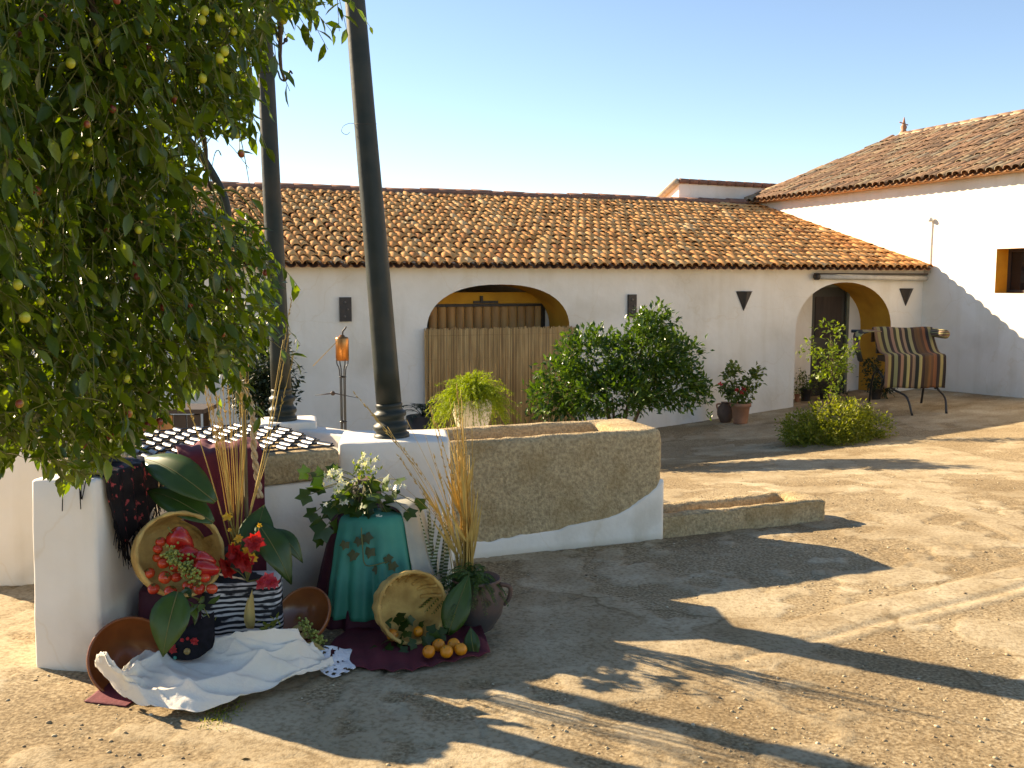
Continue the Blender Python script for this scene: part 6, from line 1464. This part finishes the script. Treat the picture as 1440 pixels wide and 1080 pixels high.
C = [[L3d(436, 930, 0.03), L3d(440, 918, 0.05), L3d(448, 908, 0.07)], [L3d(458, 950, 0.0), L3d(462, 930, 0.03), L3d(468, 908, 0.06)], [L3d(474, 952, 0.0), L3d(478, 932, 0.02), L3d(482, 912, 0.03)], [L3d(500, 940, 0.0), L3d(492, 926, 0.01), L3d(496, 912, 0.01)]]
V, F = net(C, 40, 30, 0.008, 16, 12); V[:, 2] = np.maximum(V[:, 2], gh(V[:, 0], V[:, 1]) + 0.006)
F = [f for f in F if vnoise(V[[f[0]]] * 45, 3)[0] < 0.52]
cloth('lace_cloth', 'lace', 'white lace trimming spread beside the linen cloth', V, F, MAT['lace'], 'lace', 0.002)
# maroon ground cloth
C = [[og(118, 986, 0.006), og(150, 960, 0.008), og(180, 930, 0.01)], [og(150, 990, 0.006), og(175, 968, 0.008), og(205, 945, 0.012)], [og(178, 992, 0.005), og(205, 975, 0.008), og(235, 955, 0.01)]]
V, F = net(C, 16, 14, 0.004, 14, 4); cloth('maroon_cloth', 'edge', 'maroon cloth edge peeping out under the leaning bowl', V, F, MAT['maroon'])
C = [[og(452, 935, 0.006), og(470, 905, 0.02), og(500, 880, 0.02)], [og(520, 944, 0.006), og(528, 915, 0.03), og(540, 890, 0.02)], [og(575, 946, 0.008), og(585, 925, 0.012), og(595, 895, 0.02)], [og(630, 938, 0.02), og(635, 925, 0.01), og(645, 890, 0.05)], [og(690, 925, 0.01), og(682, 905, 0.05), og(668, 880, 0.06)]]
V, F = net(C, 70, 30, 0.006, 12, 6, fold=lambda a, b: np.column_stack([0 * a, 0 * a, 0.016 * np.abs(np.sin(a * 24 + b * 4)) * (1 - b) ** 0.5]))
V[:, 2] = np.maximum(V[:, 2], gh(V[:, 0], V[:, 1]) + 0.006); cloth('maroon_cloth', 'ground_sheet', 'maroon cloth spread on the ground under the oranges', V, F, MAT['maroon'])

# ---- orange basket
cB = at_y(580, 854, 5.60)
basket('deep ribbed straw basket lying on its side with oranges and leaves', cB, (0.50, -0.80, 0.16), 0.213, 0.17, 0.155, ribs=1)
orm = mat('orange_peel', (0.72, 0.25, 0.012), (0.66, 0.20, 0.010), 8, 0.42, 0.35, 120, bdist=0.003)
def orange(p, r, label, group=None, m=orm):
    t = thing('orange', label, 'orange', p, 0, group)
    d = nrmz(np.array([rng.normal(0, 0.6), rng.normal(-0.4, 0.5), 0.5])); obj('peel', MB().add(*ball(p, r, 22, 14, 0.95, d=d)).mesh('peel', m), t)
    obj('stalk_end', MB().add(*lathe([(0.004, 0), (0.003, 0.003)], 6, p + d * r * 0.94, d)).mesh('stalk_end', G['twig']), t)
for (u, v) in ((603, 917), (628, 917), (648, 914), (617, 908), (638, 907)):
    p = on_z(u, v + 6, 0.02); p[2] = g0_(p[0], p[1]) + 0.036 + 0.022; orange(p, 0.0365, 'ripe orange resting on the maroon cloth before the straw basket', 'oranges on the maroon cloth')
orange(at_y(552, 893, 5.62), 0.036, 'reddish fruit among leaves at the basket mouth', None, mat('reddish_peel', (0.62, 0.13, 0.02), (0.70, 0.25, 0.02), 10, 0.4))
orange(at_y(588, 888, 5.64), 0.030, 'orange partly hidden by leaves inside the straw basket')
def leafpile(label, spots, m, size, name='leaf_pile'):
    t = thing(name, label, 'leaves', at_y(*spots[0]))
    for (u, v, Y) in spots:
        p = at_y(u, v, Y); d = np.array([rng.normal(0, 1), rng.normal(-0.4, 0.3), rng.normal(0.1, 0.4)]); ivy_leaf(t, p, size * rng.uniform(0.8, 1.2), d, (rng.normal(0, 0.3), -0.9, 0.6), m, rng.random() * 0.5, 'leaf')
leafpile('green leaves packed in the mouth of the orange basket', [(545, 875, 5.66), (560, 868, 5.68), (575, 872, 5.70), (590, 880, 5.66), (605, 888, 5.60), (612, 897, 5.56), (572, 890, 5.58), (560, 905, 5.52), (545, 915, 5.48), (530, 912, 5.5), (538, 925, 5.45), (555, 925, 5.44), (570, 915, 5.46), (582, 905, 5.5), (528, 928, 5.46), (600, 898, 5.55), (622, 892, 5.58), (545, 900, 5.54), (565, 880, 5.66)], G['ivy'], 0.05)
leaf_thing('dry_leaf', 'curled dark leaf standing at the end of the oranges', og(668, 925, 0.0), at_y(662, 882, 5.50), 0.10, G['canna'], up=(-0.3, -0.9, 0.2), droop=0.08)

# ---- clay pot with ferns, big leaf and tall reeds
pp = np.array([*on_z(678, 893, 0.0)[:2], 0]) + np.array([-0.04, 0.16, 0]); pp[2] = g0_(pp[0], pp[1])
cpt = thing('fern_pot', 'dark clay pot with drooping fern and tall dry reeds', 'potted plant', pp)
obj('pot', MB().add(*lathe([(0.09, -0.02), (0.10, 0.0), (0.155, 0.09), (0.175, 0.18), (0.16, 0.25), (0.135, 0.285), (0.15, 0.305), (0.145, 0.315), (0.12, 0.29)], 36, pp)).mesh('pot', MAT['clay_dark']), cpt)
obj('handle', MB().add(*tube(curve([pp + (0.14, -0.02, 0.28), pp + (0.205, -0.02, 0.26), pp + (0.20, -0.02, 0.19), pp + (0.168, -0.02, 0.15)], 5), 0.013, 8)).mesh('handle', MAT['clay_dark']), cpt)
Ps, Ds, Ls = [], [], []; mb = MB(); fc = pp + np.array([0, 0, 0.30])
for k in range(85):
    a = rng.uniform(0, 6.28); el = rng.uniform(0.1, 1.2); L = rng.uniform(0.17, 0.34); d = np.array([math.cos(a) * math.cos(el) - 0.25, math.sin(a) * math.cos(el) - 0.2, math.sin(el)]); t = np.linspace(0, 1, 10)[:, None]
    Cq = fc + d * t * L + np.array([0, 0, -1.0]) * t ** 2 * L * 0.7; mb.add(*tube(Cq, np.linspace(0.002, 0.001, 10), 3, False)); s = nrmz(np.cross(d, (0, 0, 1)))
    for q in range(44):
        f = (0.12 + 0.87 * q / 44) * 9; i = min(int(f), 8); Ps.append(Cq[i] + (Cq[i + 1] - Cq[i]) * (f - i)); Ds.append(s * (1 if q % 2 else -1) + nrmz(Cq[i + 1] - Cq[i]) * 0.35 + np.array([0, 0, -0.25])); Ls.append(0.034 * (1 - 0.6 * q / 44))
P, D, Ls = np.array(Ps), np.array(Ds), np.array(Ls)
stuff(obj('fronds', leaves_mesh('fronds', P, D, np.array([0, 0, 1.0]) + rng.normal(0, 0.15, P.shape), Ls * 1.15, 0.0085, leafmat('fern_green', (0.05, 0.10, 0.012), (0.11, 0.19, 0.025), 0.5, 0.3), LEAF1), cpt)); stuff(obj('frond_stems', mb.mesh('frond_stems', G['canna']), cpt))
leaf_thing('broad_leaf', 'broad leaf leaning between orange basket and clay pot', at_y(630, 893, 5.62), at_y(660, 808, 5.72), 0.17, G['canna'], up=(-0.2, -1, 0.2), droop=0.06)
rd = thing('tall_reeds', 'bundle of tall golden reeds rising behind the clay pot', 'reeds', np.array([*at_y(655, 800, 6.12)[:2], 0]))
rb = np.array([*at_y(655, 800, 6.12)[:2], 0.0]); rb[2] = g0_(rb[0], rb[1])
tops = [(648, 548), (641, 575), (632, 560), (655, 585), (645, 600), (660, 640), (637, 620), (650, 570), (628, 600), (655, 615), (642, 540), (650, 660), (634, 590), (655, 690), (648, 630), (640, 660), (498, 552), (520, 578), (545, 600), (560, 640), (575, 660), (598, 612), (610, 640), (590, 690), (536, 655), (605, 575), (615, 600), (600, 700), (572, 590)]
tops += [(646 + rng.normal(0, 7), rng.uniform(560, 720)) for _ in range(30)]
for k, (u, v) in enumerate(tops):
    b = rb + np.array([rng.uniform(-0.05, 0.05), rng.uniform(-0.05, 0.05), 0.0]); Yq = 6.1 + rng.uniform(-0.15, 0.1); tpt = at_y(u, v, Yq); lean = (b[0] - tpt[0])
    mid = b * 0.5 + tpt * 0.5 + np.array([lean * 0.18 + 0.02, 0, 0.10 * abs(lean)])
    C = curve([b, mid, tpt], 9); n = len(C); r = rng.uniform(0.003, 0.007) if k < 16 or k > 28 else rng.uniform(0.0018, 0.0042)
    mb = MB().add(*tube(C, np.linspace(r, r * 0.35, n), 5), rng.random())
    if k % 3 == 0:
        s = 0.5
        for q in range(2):
            i = int(n * rng.uniform(0.35, 0.6)); V, F = blade(C[i], C[i] + nrmz(C[min(i + 3, n - 1)] - C[i]) * 0.32 + rng.normal(0, 0.05, 3), 0.016, (0, -1, 0.3), 0.1); mb.add(V, F, rng.random())
    if k in (10, 16, 17, 22, 25, 19, 26):
        for q in range(40):
            f = rng.uniform(0.62, 1.0) * (n - 1); i = min(int(f), n - 2); p = C[i] + (C[i + 1] - C[i]) * (f - i); d = nrmz(C[i + 1] - C[i]) + rng.normal(0, 0.22, 3); mb.add(*tube([p, p + d * 0.013, p + d * 0.026], [0.001, 0.0032, 0.0004], 4, False), rng.random())
    obj('reed', mb.mesh('reed', G['dry']), rd)
# striped grass blades behind the stand
zg_ = thing('striped_grass', 'white striped grass blades between flower stand and reeds', 'grass plant', np.array([*at_y(615, 790, 6.2)[:2], 0]))
zm = mat('zebra_grass', (0.10, 0.13, 0.03), (0.55, 0.55, 0.42), 6, 0.6, wave=(14, 1.0, 'Z'), ramp=(0.5, 0.6))
for k in range(16):
    b = at_y(612 + rng.normal(0, 8), 800, 6.2); tpt = at_y(612 + rng.uniform(-26, 26), 705 + rng.uniform(0, 45), 6.2 + rng.uniform(-0.08, 0.08)); b[2] = g0_(b[0], b[1]); V, F = blade(b, tpt, 0.030, (rng.normal(0, 0.5), -1, 0.3), 0.06)
    obj('grass_blade', mk_mesh('grass_blade', V, F, zm, True), zg_)
# dry bread husks by the bowl
for k, (u, v, a) in enumerate(((432, 898, 0.2), (440, 912, -0.1), (424, 888, 0.5))):
    c = on_z(u, v, 0.06 + 0.02 * (k == 2)); t = thing('dry_husk', ('pale dry husk in front of the tilted bowl', 'long pale husk lying beside the linen edge', 'short pale husk against the bowl rim')[k], 'husk', c)
    V, F = blade(c + np.array([-0.07, 0, 0.0]), c + np.array([0.07, -0.01, 0.02 * a]), 0.05, (0, -0.5, 1), 0.1, cup=0.6); o = obj('husk_blade', mk_mesh('husk_blade', V, F, hk, True), t); solidify(o, 0.004)

# ---- dry leaf litter blown over the yard
nl = 60
P = np.column_stack([rng.uniform(-3.2, 6.5, nl), 4.0 + 7.5 * rng.random(nl) ** 1.4, np.zeros(nl)])
P = P[~((P[:, 0] > -2.9) & (P[:, 0] < 1.4) & (P[:, 1] > 4.8) & (P[:, 1] < 9.0))]; nl = len(P)
P[:, 2] = gh(P[:, 0], P[:, 1]) + 0.004; D = rng.normal(0, 1, (nl, 3)); D[:, 2] = rng.normal(0.05, 0.12, nl)
lm_ = leafmat('dry_litter', (0.11, 0.07, 0.03), (0.30, 0.20, 0.08), 0.8, 0.1)
lo = obj('leaf_litter', leaves_mesh('leaf_litter', P, D, np.array([0, 0, 1.0]) + rng.normal(0, 0.25, P.shape), rng.uniform(0.018, 0.045, nl), rng.uniform(0.008, 0.016, nl), lm_, LEAF)); stuff(lo)
lo['label'] = 'small dry brown leaves blown across the sandy courtyard'; lo['category'] = 'leaf litter'
